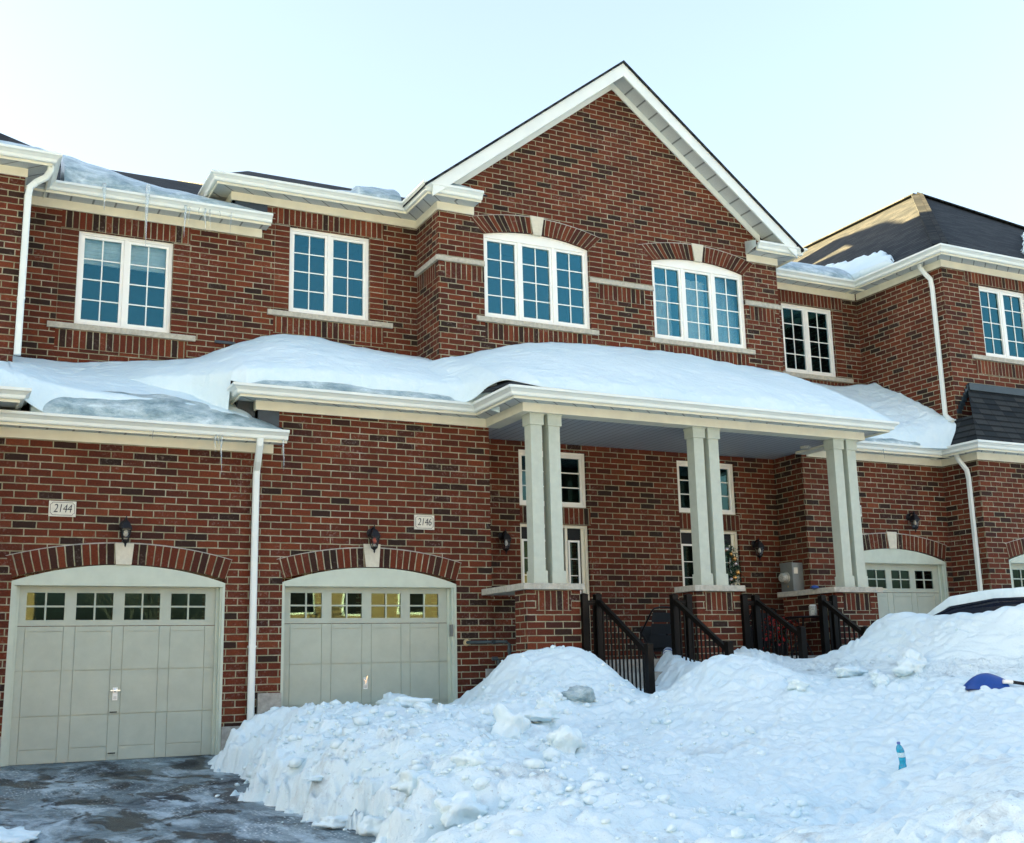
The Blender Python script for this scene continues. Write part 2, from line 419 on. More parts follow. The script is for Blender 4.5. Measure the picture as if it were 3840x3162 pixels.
def wall(mb, y, outline, holes=(), t=.25, m=0, ax='y', reveal=None):
    """wall slab facing -Y (ax y) or -X (ax x)"""
    if ax == 'y': P = lambda u, v, d: (u, y+d, v)
    else: P = lambda u, v, d: (y+d, u, v)
    loops = [outline]+list(holes)
    tess = geometry.tessellate_polygon([[Vector((a, b, 0)) for a, b in l] for l in loops])
    flat = [p for l in loops for p in l]
    for tri in tess:
        pts = [flat[i] for i in tri]
        ar = (pts[1][0]-pts[0][0])*(pts[2][1]-pts[0][1])-(pts[2][0]-pts[0][0])*(pts[1][1]-pts[0][1])
        if (ar < 0): pts = pts[::-1]
        s = 1 if ax == 'y' else -1
        f = [P(a, b, 0) for a, b in pts]; uv = [(s*a, b) for a, b in pts]
        if ax == 'x': f = f[::-1]; uv = uv[::-1]
        mb.face(f, uv, m)
        g = [P(a, b, t) for a, b in pts]
        if ax == 'y': g = g[::-1]
        mb.face(g, m=m)
    for li, l in enumerate(loops):
        n = len(l)
        for i in range(n):
            a, b = l[i], l[(i+1) % n]
            mb.face([P(*a, 0), P(*b, 0), P(*b, t), P(*a, t)], m=m)
def rect(x0, x1, z0, z1): return [(x0, z0), (x1, z0), (x1, z1), (x0, z1)]
def archhole(x0, x1, z0, zsp, rise): return [(x0, z0), (x1, z0)]+arc(x0, x1, zsp, rise)
def arch_ring(parent, y, inner, outer, key, n=24):
    """voussoir course; inner/outer=(x0,x1,zspring,rise); key=(xt0,xt1,zt,xb0,xb1,zb)"""
    a = arc(*inner, n); b = arc(*outer, n); mb = MB(); L1 = 0
    lens = [0]
    for i in range(n): lens.append(lens[-1]+math.dist(b[i], b[i+1]))
    ang = lens
    for i in range(n):
        q = [(a[i][0], y-.004, a[i][1]), (b[i][0], y-.004, b[i][1]), (b[i+1][0], y-.004, b[i+1][1]), (a[i+1][0], y-.004, a[i+1][1])]
        mb.face(q, [(.007, ang[i]*.93), (.258, ang[i]*.93), (.258, ang[i+1]*.93), (.007, ang[i+1]*.93)])
        mb.face([(a[i][0], y-.004, a[i][1]), (a[i+1][0], y-.004, a[i+1][1]), (a[i+1][0], y+.05, a[i+1][1]), (a[i][0], y+.05, a[i][1])])
        mb.face([(b[i][0], y-.004, b[i][1]), (b[i+1][0], y-.004, b[i+1][1]), (b[i+1][0], y+.004, b[i+1][1]), (b[i][0], y+.004, b[i][1])][::-1])
    mb.build('brick_arch', 'soldier', parent)
    # thin mortar bed round the outer edge
    mo = MB()
    bo = arc(outer[0]-.012, outer[1]+.012, outer[2]+.004, outer[3]+.012, n)
    for i in range(n):
        mo.face([(b[i][0], y-.0055, b[i][1]), (bo[i][0], y-.0055, bo[i][1]), (bo[i+1][0], y-.0055, bo[i+1][1]), (b[i+1][0], y-.0055, b[i+1][1])])
        mo.face([(bo[i][0], y-.0055, bo[i][1]), (bo[i+1][0], y-.0055, bo[i+1][1]), (bo[i+1][0], y+.004, bo[i+1][1]), (bo[i][0], y+.004, bo[i][1])][::-1])
    mo.build('mortar_bed', 'concrete', parent)
    xt0, xt1, zt, xb0, xb1, zb = key; k = MB()
    f = [(xb0, zb), (xb1, zb), (xt1, zt), (xt0, zt)]
    k.face([(x, y-.022, z) for x, z in f]); 
    for i in range(4):
        p, q = f[i], f[(i+1) % 4]
        k.face([(p[0], y-.022, p[1]), (p[0], y+.05, p[1]), (q[0], y+.05, q[1]), (q[0], y-.022, q[1])])
    k.build('keystone', 'keystone', parent)
def soldier(parent, x0, x1, z0, y, h=.267, ax='y', t=.02):
    mb = MB()
    if ax == 'y': mb.box(x0, x1, y-.004, y+t, z0, z0+h, swap=True)
    else: mb.box(y-.004, y+t, x0, x1, z0, z0+h, swap=True)
    return mb.build('soldier_course', 'soldier', parent)
def stonebox(parent, name, x0, x1, y0, y1, z0, z1, mat='stone', seams=()):
    mb = MB(); random.seed(int(x0*100)+7)
    n = max(2, int((x1-x0)/.05)); 
    def sec(x, k):
        j = .006 if 0 < k < n else 0
        return [(x, y0+random.uniform(0, .010), z0+random.uniform(0, .004)), (x, y0+random.uniform(0, .008), z1-random.uniform(0.004, .008)), (x, y0+.015, z1), (x, y1, z1), (x, y1, z0)]
    prev = sec(x0, 0); mb.face(prev)
    for k in range(1, n+1):
        c = sec(x0+(x1-x0)*k/n, k)
        for j in range(5): mb.face([prev[j], c[j], c[(j+1) % 5], prev[(j+1) % 5]])
        prev = c
    mb.face(prev[::-1])
    return mb.build(name, mat, parent, merge=True)
def window(parent, x0, x1, z0, z1, y, ncas=2, rows=4, rise=0, cols=2, inside=None, glass='glass', label=None):
    """vinyl window: frame mesh = the part, with sash, glass_pane, grille, interior sub-parts"""
    fr = MB(); F = .045; yf = y; yb = y+.09
    fr.box(x0, x0+F, yf, yb, z0, z1); fr.box(x1-F, x1, yf, yb, z0, z1)
    fr.box(x0+F, x1-F, yf, yb, z0, z0+F); fr.box(x0+F, x1-F, yf, yb, z1-F, z1)
    w = (x1-x0-2*F-(ncas-1)*.05)/ncas
    for k in range(1, ncas):
        xm = x0+F+k*w+(k-1)*.05; fr.box(xm, xm+.05, yf+.004, yb, z0+F, z1-F)
    if rise:
        a = arc(x0, x1, z1+.001, rise, 20); lo = [(p[0], z1+.001) for p in a]
        for i in range(20):
            if i == 0 or i == 19: pass
            fr.face([(lo[i][0], yf+.006, lo[i][1]), (a[i][0], yf+.006, a[i][1]), (a[i+1][0], yf+.006, a[i+1][1]), (lo[i+1][0], yf+.006, lo[i+1][1])])
            fr.face([(a[i][0], yf+.006, a[i][1]), (a[i][0], yb, a[i][1]), (a[i+1][0], yb, a[i+1][1]), (a[i+1][0], yf+.006, a[i+1][1])])
            # slim moulding along the arch
            b1 = (a[i][0], a[i][1]-.022*(1 if 0 < i else 0)); b2 = (a[i+1][0], a[i+1][1]-.022*(1 if i+1 < 20 else 0))
            fr.face([(b1[0], yf-.006, b1[1]), (a[i][0], yf-.006, a[i][1]), (a[i+1][0], yf-.006, a[i+1][1]), (b2[0], yf-.006, b2[1])])
            fr.face([(b1[0], yf-.006, b1[1]), (b2[0], yf-.006, b2[1]), (b2[0], yf+.006, b2[1]), (b1[0], yf+.006, b1[1])])
    W = fr.build('window', 'pvc', parent, label=label)
    for k in range(ncas):
        a = x0+F+k*(w+.05); b = a+w; s = .042; ys = yf+.014
        sa = MB(); e = .0015
        sa.box(a+e, a+s, ys, yb-.01, z0+F+e, z1-F-e); sa.box(b-s, b-e, ys, yb-.01, z0+F+e, z1-F-e)
        sa.box(a+s, b-s, ys+.002, yb-.012, z0+F+e, z0+F+s); sa.box(a+s, b-s, ys+.002, yb-.012, z1-F-s, z1-F-e)
        sa.build('sash', 'pvc', W)
        ga, gb, gz0, gz1 = a+s, b-s, z0+F+s, z1-F-s
        g = MB(); g.box(ga-.004, gb+.004, ys+.030, ys+.034, gz0-.004, gz1+.004); g.build('glass_pane', glass, W)
        m = MB(); bw = .0085
        for c in range(1, cols):
            xc = ga+(gb-ga)*c/cols; m.box(xc-bw, xc+bw, ys+.018, ys+.029, gz0, gz1)
        for r_ in range(1, rows):
            zr = gz0+(gz1-gz0)*r_/rows; m.box(ga, gb, ys+.0195, ys+.0275, zr-bw, zr+bw)
        m.build('grille', 'pvc', W)
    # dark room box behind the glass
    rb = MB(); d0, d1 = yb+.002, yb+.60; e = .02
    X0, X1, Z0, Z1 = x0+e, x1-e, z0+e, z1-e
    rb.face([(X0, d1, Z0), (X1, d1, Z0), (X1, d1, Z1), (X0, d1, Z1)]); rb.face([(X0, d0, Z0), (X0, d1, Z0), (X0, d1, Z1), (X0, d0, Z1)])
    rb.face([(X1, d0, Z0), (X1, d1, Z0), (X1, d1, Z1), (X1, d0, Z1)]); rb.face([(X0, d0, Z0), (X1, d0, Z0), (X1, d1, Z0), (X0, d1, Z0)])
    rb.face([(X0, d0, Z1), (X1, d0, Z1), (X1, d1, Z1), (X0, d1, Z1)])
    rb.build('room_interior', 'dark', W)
    if inside: inside(W, x0, x1, z0, z1, yb+.03)
    return W
def wavy(parent, name, x0, x1, z0, z1, y, mat, amp=.02, n=40, freq=26):
    mb = MB()
    def yy(x): return y+amp*(1+math.sin(x*freq)+.4*math.sin(x*freq*2.3+1))*.5
    for t in (0, .006):
        for i in range(n):
            a = x0+(x1-x0)*i/n; b = x0+(x1-x0)*(i+1)/n
            mb.face([(a, yy(a)+t, z0), (b, yy(b)+t, z0), (b, yy(b)+t, z1), (a, yy(a)+t, z1)])
    mb.build(name, mat, parent, smooth=True)
def garage_door(parent, x0, x1, y, zb, ztop, fx0, fx1, zsp, rise, wz, panes_dark='gglass', label=None):
    """x0..x1 leaf, wz=(window z0,z1); fx0..fx1 brick opening"""
    J = [zb, wz[0]-1.10, wz[0]-.587, wz[0]-.070, ztop]     # section joints
    J = sorted(J)
    W = (x1-x0); n = 4; ww = .425*W/2.323; first = x0+.094*W/2.323; pitch = .557*W/2.323
    wins = [(first+i*pitch, first+i*pitch+ww) for i in range(n)]
    back = MB(); back.box(x0-.03, x1+.03, y+.012, y+.045, zb, J[3]-.004)
    fr_ = [x0]+[c for w in wins for c in w]+[x1]
    g = .0028
    for s in range(3):
        a, b = J[s]+g, J[s+1]-g
        zcuts = [a, b]
        for k in range(len(fr_)-1):
            xa, xb = fr_[k]+(g if k else 0), fr_[k+1]-(g if k < len(fr_)-2 else 0)
            zc = [a, b]
            if k % 2 == 1:
                if s == 2: zc = [a, wz[0]-.135, b]
                if s == 0: zc = [a, zb+.16, b]
            for q in range(len(zc)-1):
                back.box(xa, xb, y, y+.014, zc[q]+(g if q else .002), zc[q+1]-(g if q < len(zc)-2 else .002))
    # top section with window openings
    top = MB(); wall(top, y, rect(x0, x1, J[3]+g, ztop), [rect(a, b, wz[0], wz[1]) for a, b in wins], t=.035)
    D = back.build('garage_door', 'door', parent, label=label)
    top.build('top_panel', 'door', D)
    for a, b in wins:
        gm = MB(); gm.box(a-.004, b+.004, y+.020, y+.024, wz[0]-.004, wz[1]+.004); gm.build('window_panes', panes_dark, D)
        f = MB(); c = (a+b)/2; zc = (wz[0]+wz[1])/2; h = .010
        f.box(c-h, c+h, y+.004, y+.019, wz[0], wz[1]); f.box(a, b, y+.0055, y+.0175, zc-h, zc+h); f.build('window_grille', 'door', D)
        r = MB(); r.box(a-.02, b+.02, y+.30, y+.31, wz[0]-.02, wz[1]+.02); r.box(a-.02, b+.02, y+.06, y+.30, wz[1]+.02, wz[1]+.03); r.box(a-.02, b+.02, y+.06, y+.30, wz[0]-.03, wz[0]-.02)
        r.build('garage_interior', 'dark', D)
    # jambs, header and arched infill
    T = MB(); jy = y-.10
    T.box(fx0, x0-.028, jy+.02, y+.05, zb, ztop-.0); T.box(x1+.028, fx1, jy+.02, y+.05, zb, ztop)
    T.box(fx0, fx0+.035, jy+.001, jy+.02, zb, zsp-.001); T.box(fx1-.035, fx1, jy+.001, jy+.02, zb, zsp-.001)
    T.box(x0-.028, x0+.008, y-.02, y+.002-.004, zb, ztop-.01); T.box(x1-.008, x1+.028, y-.02, y-.002, zb, ztop-.01)
    T.box(fx0+.035, fx1-.035, jy+.004, y+.05, ztop-.004, zsp+.004)
    T.box(fx0+.03, fx1-.03, jy-.008, jy+.004, zsp-.045, zsp-.020)
    a = arc(fx0, fx1, zsp+.002, rise, 24)
    for i in range(24):
        lo0, lo1 = (a[i][0], zsp), (a[i+1][0], zsp)
        T.face([(lo0[0], jy+.006, zsp), (a[i][0], jy+.006, a[i][1]), (a[i+1][0], jy+.006, a[i+1][1]), (lo1[0], jy+.006, zsp)])
        T.face([(a[i][0], jy+.006, a[i][1]), (a[i][0], jy+.09, a[i][1]), (a[i+1][0], jy+.09, a[i+1][1]), (a[i+1][0], jy+.006, a[i+1][1])])
    T.build('door_frame', 'trim', parent)
    return D
def roof(parent, polys, name='roof', t=.05, mat='shingle'):
    mb = MB()
    for P in polys:
        P = [Vector(p) for p in P]
        n = (P[1]-P[0]).cross(P[2]-P[0])
        if n.z < 0: P = P[::-1]
        Q = [p-Vector((0, 0, t)) for p in P]
        mb.face(P); mb.face(Q[::-1])
        for i in range(len(P)): mb.face([P[i], Q[i], Q[(i+1) % len(P)], P[(i+1) % len(P)]])
    return mb.build(name, mat, parent)
def downspout(parent, path, w=.085, d=.062):
    c = .25*min(w, d)
    sec = [(-w/2, -d/2+c), (-w/2+c, -d/2), (w/2-c, -d/2), (w/2, -d/2+c), (w/2, d/2-c), (w/2-c, d/2), (-w/2+c, d/2), (-w/2, d/2-c)]
    mb = MB(); mb.tube(path, sec, (0, 1, 0))
    for z in (path[-1][2]+.35*(path[-2][2]-path[-1][2]), ):
        x, y = path[-1][0], path[-1][1]
        mb.box(x-w/2-.004, x+w/2+.004, y-d/2-.004, y+d/2+.03, z-.012, z+.012)
    mb.build('downspout', 'white', parent, merge=True)

# ------------------------------------------------------------------ noise in numpy
def _h(ix, iy, seed):
    n = (ix.astype(np.int64)*374761393+iy.astype(np.int64)*668265263+seed*974634777) & 0x7fffffff
    n = ((n ^ (n >> 13))*1274126177) & 0x7fffffff
    return ((n ^ (n >> 16)) & 0xffff)/65535.0
def vn(x, y, seed=0):
    ix = np.floor(x); iy = np.floor(y); fx = x-ix; fy = y-iy
    fx = fx*fx*fx*(fx*(fx*6-15)+10); fy = fy*fy*fy*(fy*(fy*6-15)+10)
    a = _h(ix, iy, seed); b = _h(ix+1, iy, seed); c = _h(ix, iy+1, seed); d = _h(ix+1, iy+1, seed)
    return (a*(1-fx)+b*fx)*(1-fy)+(c*(1-fx)+d*fx)*fy-.5
def fbm(x, y, oct=4, seed=0, g=.5):
    s = 0; a = 1
    for o in range(oct):
        s = s+a*vn(x*(2**o)+17*o, y*(2**o)-9*o, seed+o); a *= g
    return s
def tps(P, lam=1e-3):
    P = np.array(P); n = len(P); d = np.hypot(P[:, None, 0]-P[None, :, 0], P[:, None, 1]-P[None, :, 1])
    K = np.where(d > 0, d*d*np.log(d+1e-9), 0)+lam*np.eye(n)
    Q = np.c_[np.ones(n), P[:, :2]]
    A = np.zeros((n+3, n+3)); A[:n, :n] = K; A[:n, n:] = Q; A[n:, :n] = Q.T
    w = np.linalg.solve(A, np.r_[P[:, 2], 0, 0, 0])
    def f(x, y):
        s = w[n]+w[n+1]*x+w[n+2]*y
        for i in range(n):
            r2 = (x-P[i, 0])**2+(y-P[i, 1])**2; s = s+w[i]*.5*r2*np.log(r2+1e-9)
        return s
    return f
def grid_mesh(name, X, Y, Z, mat, parent=None, bottom=None, attr=None):
    """height grid; with bottom given the sheet gets an underside and sides (solid)"""
    nr, nc = X.shape
    V = np.stack([X, Y, Z], -1).reshape(-1, 3); idx = np.arange(nr*nc).reshape(nr, nc)
    F = np.stack([idx[:-1, :-1], idx[:-1, 1:], idx[1:, 1:], idx[1:, :-1]], -1).reshape(-1, 4)
    if bottom is not None:
        V2 = np.stack([X, Y, bottom], -1).reshape(-1, 3); F2 = F[:, ::-1]+nr*nc; off = nr*nc
        per = list(idx[0, :])+list(idx[1:, -1])+list(idx[-1, -2::-1])+list(idx[-2:0:-1, 0])
        S = np.array([[per[i], per[i]+off, per[(i+1) % len(per)]+off, per[(i+1) % len(per)]] for i in range(len(per))])
        V = np.r_[V, V2]; F = np.r_[F, F2, S]
    me = bpy.data.meshes.new(name)
    me.vertices.add(len(V)); me.vertices.foreach_set('co', V.astype(np.float32).ravel())
    me.loops.add(F.size); me.loops.foreach_set('vertex_index', F.astype(np.int32).ravel())
    me.polygons.add(len(F)); me.polygons.foreach_set('loop_start', np.arange(0, F.size, 4, dtype=np.int32))
    me.update(calc_edges=True); me.validate()
    me.polygons.foreach_set('use_smooth', np.ones(len(me.polygons), dtype=bool))
    if attr is not None:
        a = me.attributes.new('dirt', 'FLOAT', 'POINT')
        d = np.zeros(len(V), np.float32); d[:attr.size] = attr.ravel(); a.data.foreach_set('value', d)
    me.materials.append(M[mat])
    o = bpy.data.objects.new(name, me); C.objects.link(o)
    if parent: o.parent = parent
    return o
# ------------------------------------------------------------------ houses
A = 14.62; F2 = 16.42; G = 15.53; XC = 9.94
ZF = -1.0
def drive_z(y): return -1.0-.045*(14.6-y)

hL = thing('brick_house', (2.0, A, ZF), 'brick house at the left with the lower snowy roof, its plaque reading 2144', 'house')
hM = thing('brick_house', (8.0, A, ZF), 'middle brick house with the tall front gable and the columned porch, plaque 2146', 'house')
hR = thing('brick_house', (16.2, 14.0, ZF), 'brick house at the right edge with the dark hipped roof catching a patch of sun', 'house')
hN = thing('brick_house', (-1.0, G, ZF), 'neighbouring brick house cut off by the left edge, with its own downspout', 'house')

# --- house N (cut off by the left edge), continues well past the frame
mb = MB(); wall(mb, G, rect(-26, .73, 2.6, 6.56)); wall(mb, .48, rect(G+.25, 17.0, 2.6, 6.56), ax='x', t=.248)
mb.build('wall', 'brick', hN)
mb = MB(); wall(mb, 14.21, rect(-26, .40, -1.1, 3.06), t=.3); mb.build('garage_wall', 'brick', hN)
eave(hN, [(-26, G), (.73, G), (.73, 17.2)], 6.56, 6.44)
eave(hN, [(-26, 14.21), (.46, 14.21), (.46, 14.60)], 3.07, 2.95, frieze=False)
roof(hN, [[(-26, 15.20, 6.66), (1.07, 15.20, 6.66), (-2.4, 18.66, 9.26), (-26, 18.66, 9.26)], [(1.07, 15.20, 6.66), (1.07, 22.2, 6.66), (-2.4, 18.66, 9.26)], [(1.07, 22.2, 6.66), (-26, 22.2, 6.66), (-26, 18.66, 9.26), (-2.4, 18.66, 9.26)]])
roof(hN, [[(-26, 13.89, 3.17), (.78, 13.89, 3.17), (.6, 15.5, 3.78), (-26, 15.5, 3.78)], [(.78, 13.89, 3.17), (.78, 14.6, 3.17), (.6, 15.5, 3.78)]], 'porch_roof')
downspout(hN, [(1.02, 15.30, 6.60), (1.02, 15.32, 6.50), (.97, 15.38, 6.42), (.86, 15.44, 6.36), (.79, 15.45, 6.28), (.775, 15.46, 6.15), (.775, 15.46, 4.0)])

# --- house L (2144)
def a1(z): return z
mb = MB()
wall(mb, A, rect(-3.0, 3.80, -1.1, 2.885), [archhole(.84, 3.31, -1.099, 1.125, .165)])
mb.build('garage_wall', 'brick', hL)
mb = MB(); wall(mb, F2, rect(.70, 4.15, 3.4, 6.55), [rect(1.52, 2.822, 4.775, 6.15)]); mb.build('wall', 'brick', hL)
def blinds(W, x0, x1, z0, z1, y):
    mb = MB(); z = z1-.09
    mb.box(x0+.05, x1-.05, y+.02, y+.026, z1-.40, z1-.05); 
    for k in range(6): mb.box(x0+.05, x1-.05, y+.008, y+.019, z1-.395+k*.055, z1-.365+k*.055)
    mb.box(x0+.05, x1-.05, y+.0, y+.03, z1-.43, z1-.405)
    mb.build('roller_blind', 'curtain', W)
window(hL, 1.52, 2.822, 4.775, 6.15, F2+.045, 2, 4, inside=blinds)
stonebox(hL, 'window_sill', 1.17, 3.178, F2-.045, F2+.10, 4.682, 4.765)
soldier(hL, 1.28, 3.06, 6.155, F2, .262); soldier(hL, 1.28, 3.06, 4.412, F2)
eave(hL, [(.76, F2), (4.18, F2)], 6.55, 6.42, frieze=False)
eave(hL, [(.20, A), (3.985, A)], 2.885, 2.765, frieze=False)
for a, b, yy, z0, z1 in ((.76, 4.116, F2, 6.42, 6.549), (.20, 3.88, A, 2.765, 2.884)):
    mb = MB(); mb.box(a, b, yy-.026, yy, z0, z1); mb.build('frieze_board', 'cream', hL)
arch_ring(hL, A, (.84, 3.31, 1.125, .165), (.765, 3.385, 1.365, .175), (1.965, 2.185, 1.545, 1.985, 2.165, 1.285))
garage_door(hL, .93, 3.225, A+.10, -1.0, 1.03, .84, 3.31, 1.075, .205, (.63, .95), label='garage door with white hang tag on its handle')
downspout(hL, [(3.62, 14.27, 2.89), (3.62, 14.28, 2.80), (3.63, 14.40, 2.62), (3.65, 14.53, 2.52), (3.65, 14.545, 2.40), (3.65, 14.545, -.85)], .085, .062)
mb = MB(); mb.box(3.312, 3.62, A-.025, A+.2, -1.1, -.67); mb.build('foundation', 'concrete', hL)
mb = MB(); mb.box(-.1, .838, A-.025, A+.2, -1.1, -.67); mb.build('foundation', 'concrete', hL)
roof(hL, [[(.3, 16.09, 6.65), (4.15, 16.09, 6.65), (4.15, 20, 8.68), (.3, 20, 8.68)], [(.3, 20, 8.68), (4.15, 20, 8.68), (4.15, 24, 6.6), (.3, 24, 6.6)]])
roof(hL, [[(.3, 14.29, 2.985), (3.99, 14.29, 2.985), (4.02, 16.41, 3.90), (.3, 16.41, 3.90)]], 'garage_roof')

def stack(parent, x0, x1, z0, z1, y):
    mb = MB(); mb.box(x0, x1, y-.003, y+.015, z0, z1)
    k = .262/(x1-x0); mb.uv[0] = [((a-x0)*k+.002, b) for a, b in mb.uv[0]]
    mb.build('stacked_bricks', 'soldier', parent)
stack(hL, 1.28, 1.519, 4.765, 6.154, F2); stack(hL, 2.823, 3.06, 4.765, 6.154, F2)

# --- house M (2146 and the door next to it)
mb = MB()
wall(mb, A, rect(3.80, 7.02, -1.1, 3.46), [archhole(4.04, 6.48, -1.099, 1.145, .165)])
wall(mb, A+.04, rect(7.021, 7.45, -.9, .93), t=.2)
wall(mb, 6.772, rect(A+.25, G+.1, -1.0, 3.40), ax='x', t=.246)      # porch side of the garage wall, seen from the porch
wall(mb, G, rect(7.0, 12.93, -.4, 3.40), [rect(7.955, 9.155, 2.377, 3.25), rect(7.955, 9.162, .03, 2.10), rect(10.89, 12.07, 2.377, 3.25), rect(10.89, 12.075, .03, 2.10)])
mb.build('porch_wall', 'brick', hM)
mb = MB()
wall(mb, F2, rect(4.151, 6.65, 3.5, 7.09), [rect(4.555, 5.845, 5.31, 6.68)])
gz = lambda x: 9.72-.785*abs(x-XC)
gout = [(6.647, 4.0), (13.29, 4.0), (13.29, 7.09), (13.285, gz(13.285)), (XC, 9.72), (6.652, gz(6.652)), (6.647, 7.09)]
wall(mb, G, gout, [archhole(7.427, 9.35, 5.31, 6.69, .125), archhole(10.59, 12.535, 5.31, 6.69, .125)])
wall(mb, 6.6475, rect(G+.002, F2+.2, 4.0, 7.09), ax='x', t=.24)
wall(mb, F2+.13, rect(13.2, 16.40, 3.6, 7.09), [rect(14.22, 15.495, 5.315, 6.70)])
mb.build('wall', 'brick', hM)
mb = MB(); mb.box(13.05, 13.289, G+.25, F2+.2, 4.0, 7.09); mb.build('side_wall', 'brick', hM)
# recessed garage of the right half
wall_g3 = 14.80
mb = MB()
wall(mb, wall_g3, rect(12.916, 16.16, -.9, 3.44), [archhole(13.53, 16.005, -.899, 1.635, .17)])
wall(mb, 12.9165, rect(wall_g3+.003, G+.1, -.9, 3.44), ax='x', t=.24)
mb.build('garage_wall', 'brick', hM)
window(hM, 4.555, 5.845, 5.31, 6.68, F2+.045, 2, 4)
window(hM, 7.427, 9.35, 5.32, 6.69, G+.045, 3, 4, rise=.122)
def curt(W, x0, x1, z0, z1, y):
    wavy(W, 'curtain', x0+.75, x0+1.24, z0+.05, z1-.16, y+.05, 'curtain', .05, 40, 30)
    wavy(W, 'curtain', x0+1.30, x1-.05, z0+.05, z1-.05, y+.05, 'curtain', .04, 30, 34)
    wavy(W, 'curtain', x0+.05, x0+.70, z0+.05, z1-.2, y+.30, 'curtain', .04, 30, 28)
window(hM, 10.59, 12.535, 5.32, 6.69, G+.045, 3, 4, rise=.122, inside=curt)
window(hM, 14.22, 15.495, 5.325, 6.70, F2+.13+.045, 2, 4)
for a, b in ((7.28, 9.475), (10.485, 12.66)): stonebox(hM, 'window_sill', a, b, G-.045, G+.10, 5.226, 5.31)
stonebox(hM, 'window_sill', 4.225, 6.225, F2-.045, F2+.10, 5.222, 5.305)
stonebox(hM, 'window_sill', 13.9, 15.86, F2+.085, F2+.23, 5.225, 5.312)
for a, b in ((6.60, 7.425), (9.352, 10.588), (12.537, 13.335)): stonebox(hM, 'stone_band', a, b, G-.04, G+.02, 6.130, 6.212)
mb = MB(); mb.box(6.605, 6.66, G+.022, F2-.002, 6.130, 6.211); mb.build('stone_band', 'stone', hM)
soldier(hM, 4.32, 6.08, 6.69, F2, .268); soldier(hM, 4.32, 6.08, 4.953, F2)
soldier(hM, 7.43, 9.35, 4.957, G); soldier(hM, 10.59, 12.53, 4.957, G)
soldier(hM, 9.52, 10.42, 5.862, G); soldier(hM, 12.62, 13.20, 5.862, G); soldier(hM, 6.75, 7.426, 5.862, G)
soldier(hM, G+.08, F2-.01, 5.862, 6.6475, ax='x')
soldier(hM, 13.30, 15.78, 6.702, F2+.13, .262); soldier(hM, 13.95, 15.8, 4.955, F2+.13)
stack(hM, 4.32, 4.554, 5.306, 6.689, F2); stack(hM, 5.846, 6.08, 5.306, 6.689, F2); stack(hM, 15.496, 15.75, 5.313, 6.70, F2+.13)
stack(hM, 7.18, 7.426, 6.213, 6.68, G); stack(hM, 9.351, 9.60, 6.213, 6.68, G); stack(hM, 10.34, 10.589, 6.213, 6.68, G); stack(hM, 12.536, 12.78, 6.213, 6.68, G)
mb = MB(); mb.box(3.46, 3.76, F2-.03, F2, 4.695, 4.735); mb.build('wall_flashing', 'flash', hM)
for a, b in ((7.427, 9.35), (10.59, 12.535)):
    c = (a+b)/2
    arch_ring(hM, G, (a, b, 6.69, .125), (a-.245, b+.245, 6.925, .165), (c-.125, c+.125, 7.115, c-.072, c+.072, 6.80))
eave(hM, [(3.66, 17.0), (3.66, F2), (6.647, F2), (6.647, G), (7.256, G)], 7.09, 6.96)
eave(hM, [(12.63, G), (13.29, G), (13.29, F2+.12)], 7.09, 6.96)
eave(hM, [(13.30, F2+.13), (16.10, F2+.13)], 7.085, 6.955)
# gable rake: boards, soffit, frieze
yr = 15.13; sl = .785
def rz(x, z0): return z0-sl*abs(x-XC)
for nm, mat, y0, y1, zt, zb, xa, xb in (('rake_board', 'white', yr, yr+.03, 10.015, 9.775, 6.40, 13.46), ('rake_frieze', 'white', G-.026, G-.001, 9.845, 9.715, 6.9, 12.95)):
    mb = MB()
    for s in (-1, 1):
        xe = xa if s < 0 else xb
        q = [(XC, rz(XC, zb)), (xe, rz(xe, zb)), (xe, rz(xe, zt)), (XC, rz(XC, zt))]
        f = [(x, y0, z) for x, z in q]; g = [(x, y1, z) for x, z in q]
        if s < 0: f = f[::-1]; g = g[::-1]
        mb.face(f); mb.face(g[::-1])
        for i in range(4): mb.face([f[i], g[i], g[(i+1) % 4], f[(i+1) % 4]])
    mb.build(nm, mat, hM)
mb = MB()
for s in (-1, 1):
    xe = 6.5 if s < 0 else 13.38
    z0 = 9.846
    L_ = math.hypot(xe-XC, (xe-XC)*sl)
    p = [(XC, yr+.03, z0), (xe, yr+.03, rz(xe, z0)), (xe, G, rz(xe, z0)), (XC, G, z0)]
    mb.face(p, [(0, 0), (L_, 0), (L_, .4), (0, .4)]); mb.face([(x, y, z+.012) for x, y, z in p][::-1], [(0, .4), (L_, .4), (L_, 0), (0, 0)])
mb.build('rake_soffit', 'soffit', hM)
roof(hM, [[(6.27, yr-.03, rz(6.27, 10.055)), (XC, yr-.03, 10.055), (XC, 26, 10.055), (6.27, 26, rz(6.27, 10.055))], [(XC, yr-.03, 10.055), (13.60, yr-.03, rz(13.60, 10.055)), (13.60, 26, rz(13.6, 10.055)), (XC, 26, 10.055)]], 'gable_roof', .045)
for xa, xb, xc in ((6.24, 7.40, 6.65), (12.50, 13.70, 13.25)):
    roof(hM, [[(xa+.07, 15.20, 7.19), (xb-.05, 15.20, 7.19), (xb, G, 7.36), (xc, G, 7.36)]], 'eave_return_roof', .03)
mb = MB(); mb.face([(12.52, 15.1, 7.08), (12.62, G, 7.08), (12.62, G, 7.33), (12.52, 15.1, 7.2)]); mb.face([(12.52, 15.1, 7.08), (12.52, 15.1, 7.2), (12.62, G, 7.33), (12.62, G, 7.08)]); mb.build('eave_end_cap', 'white', hM)
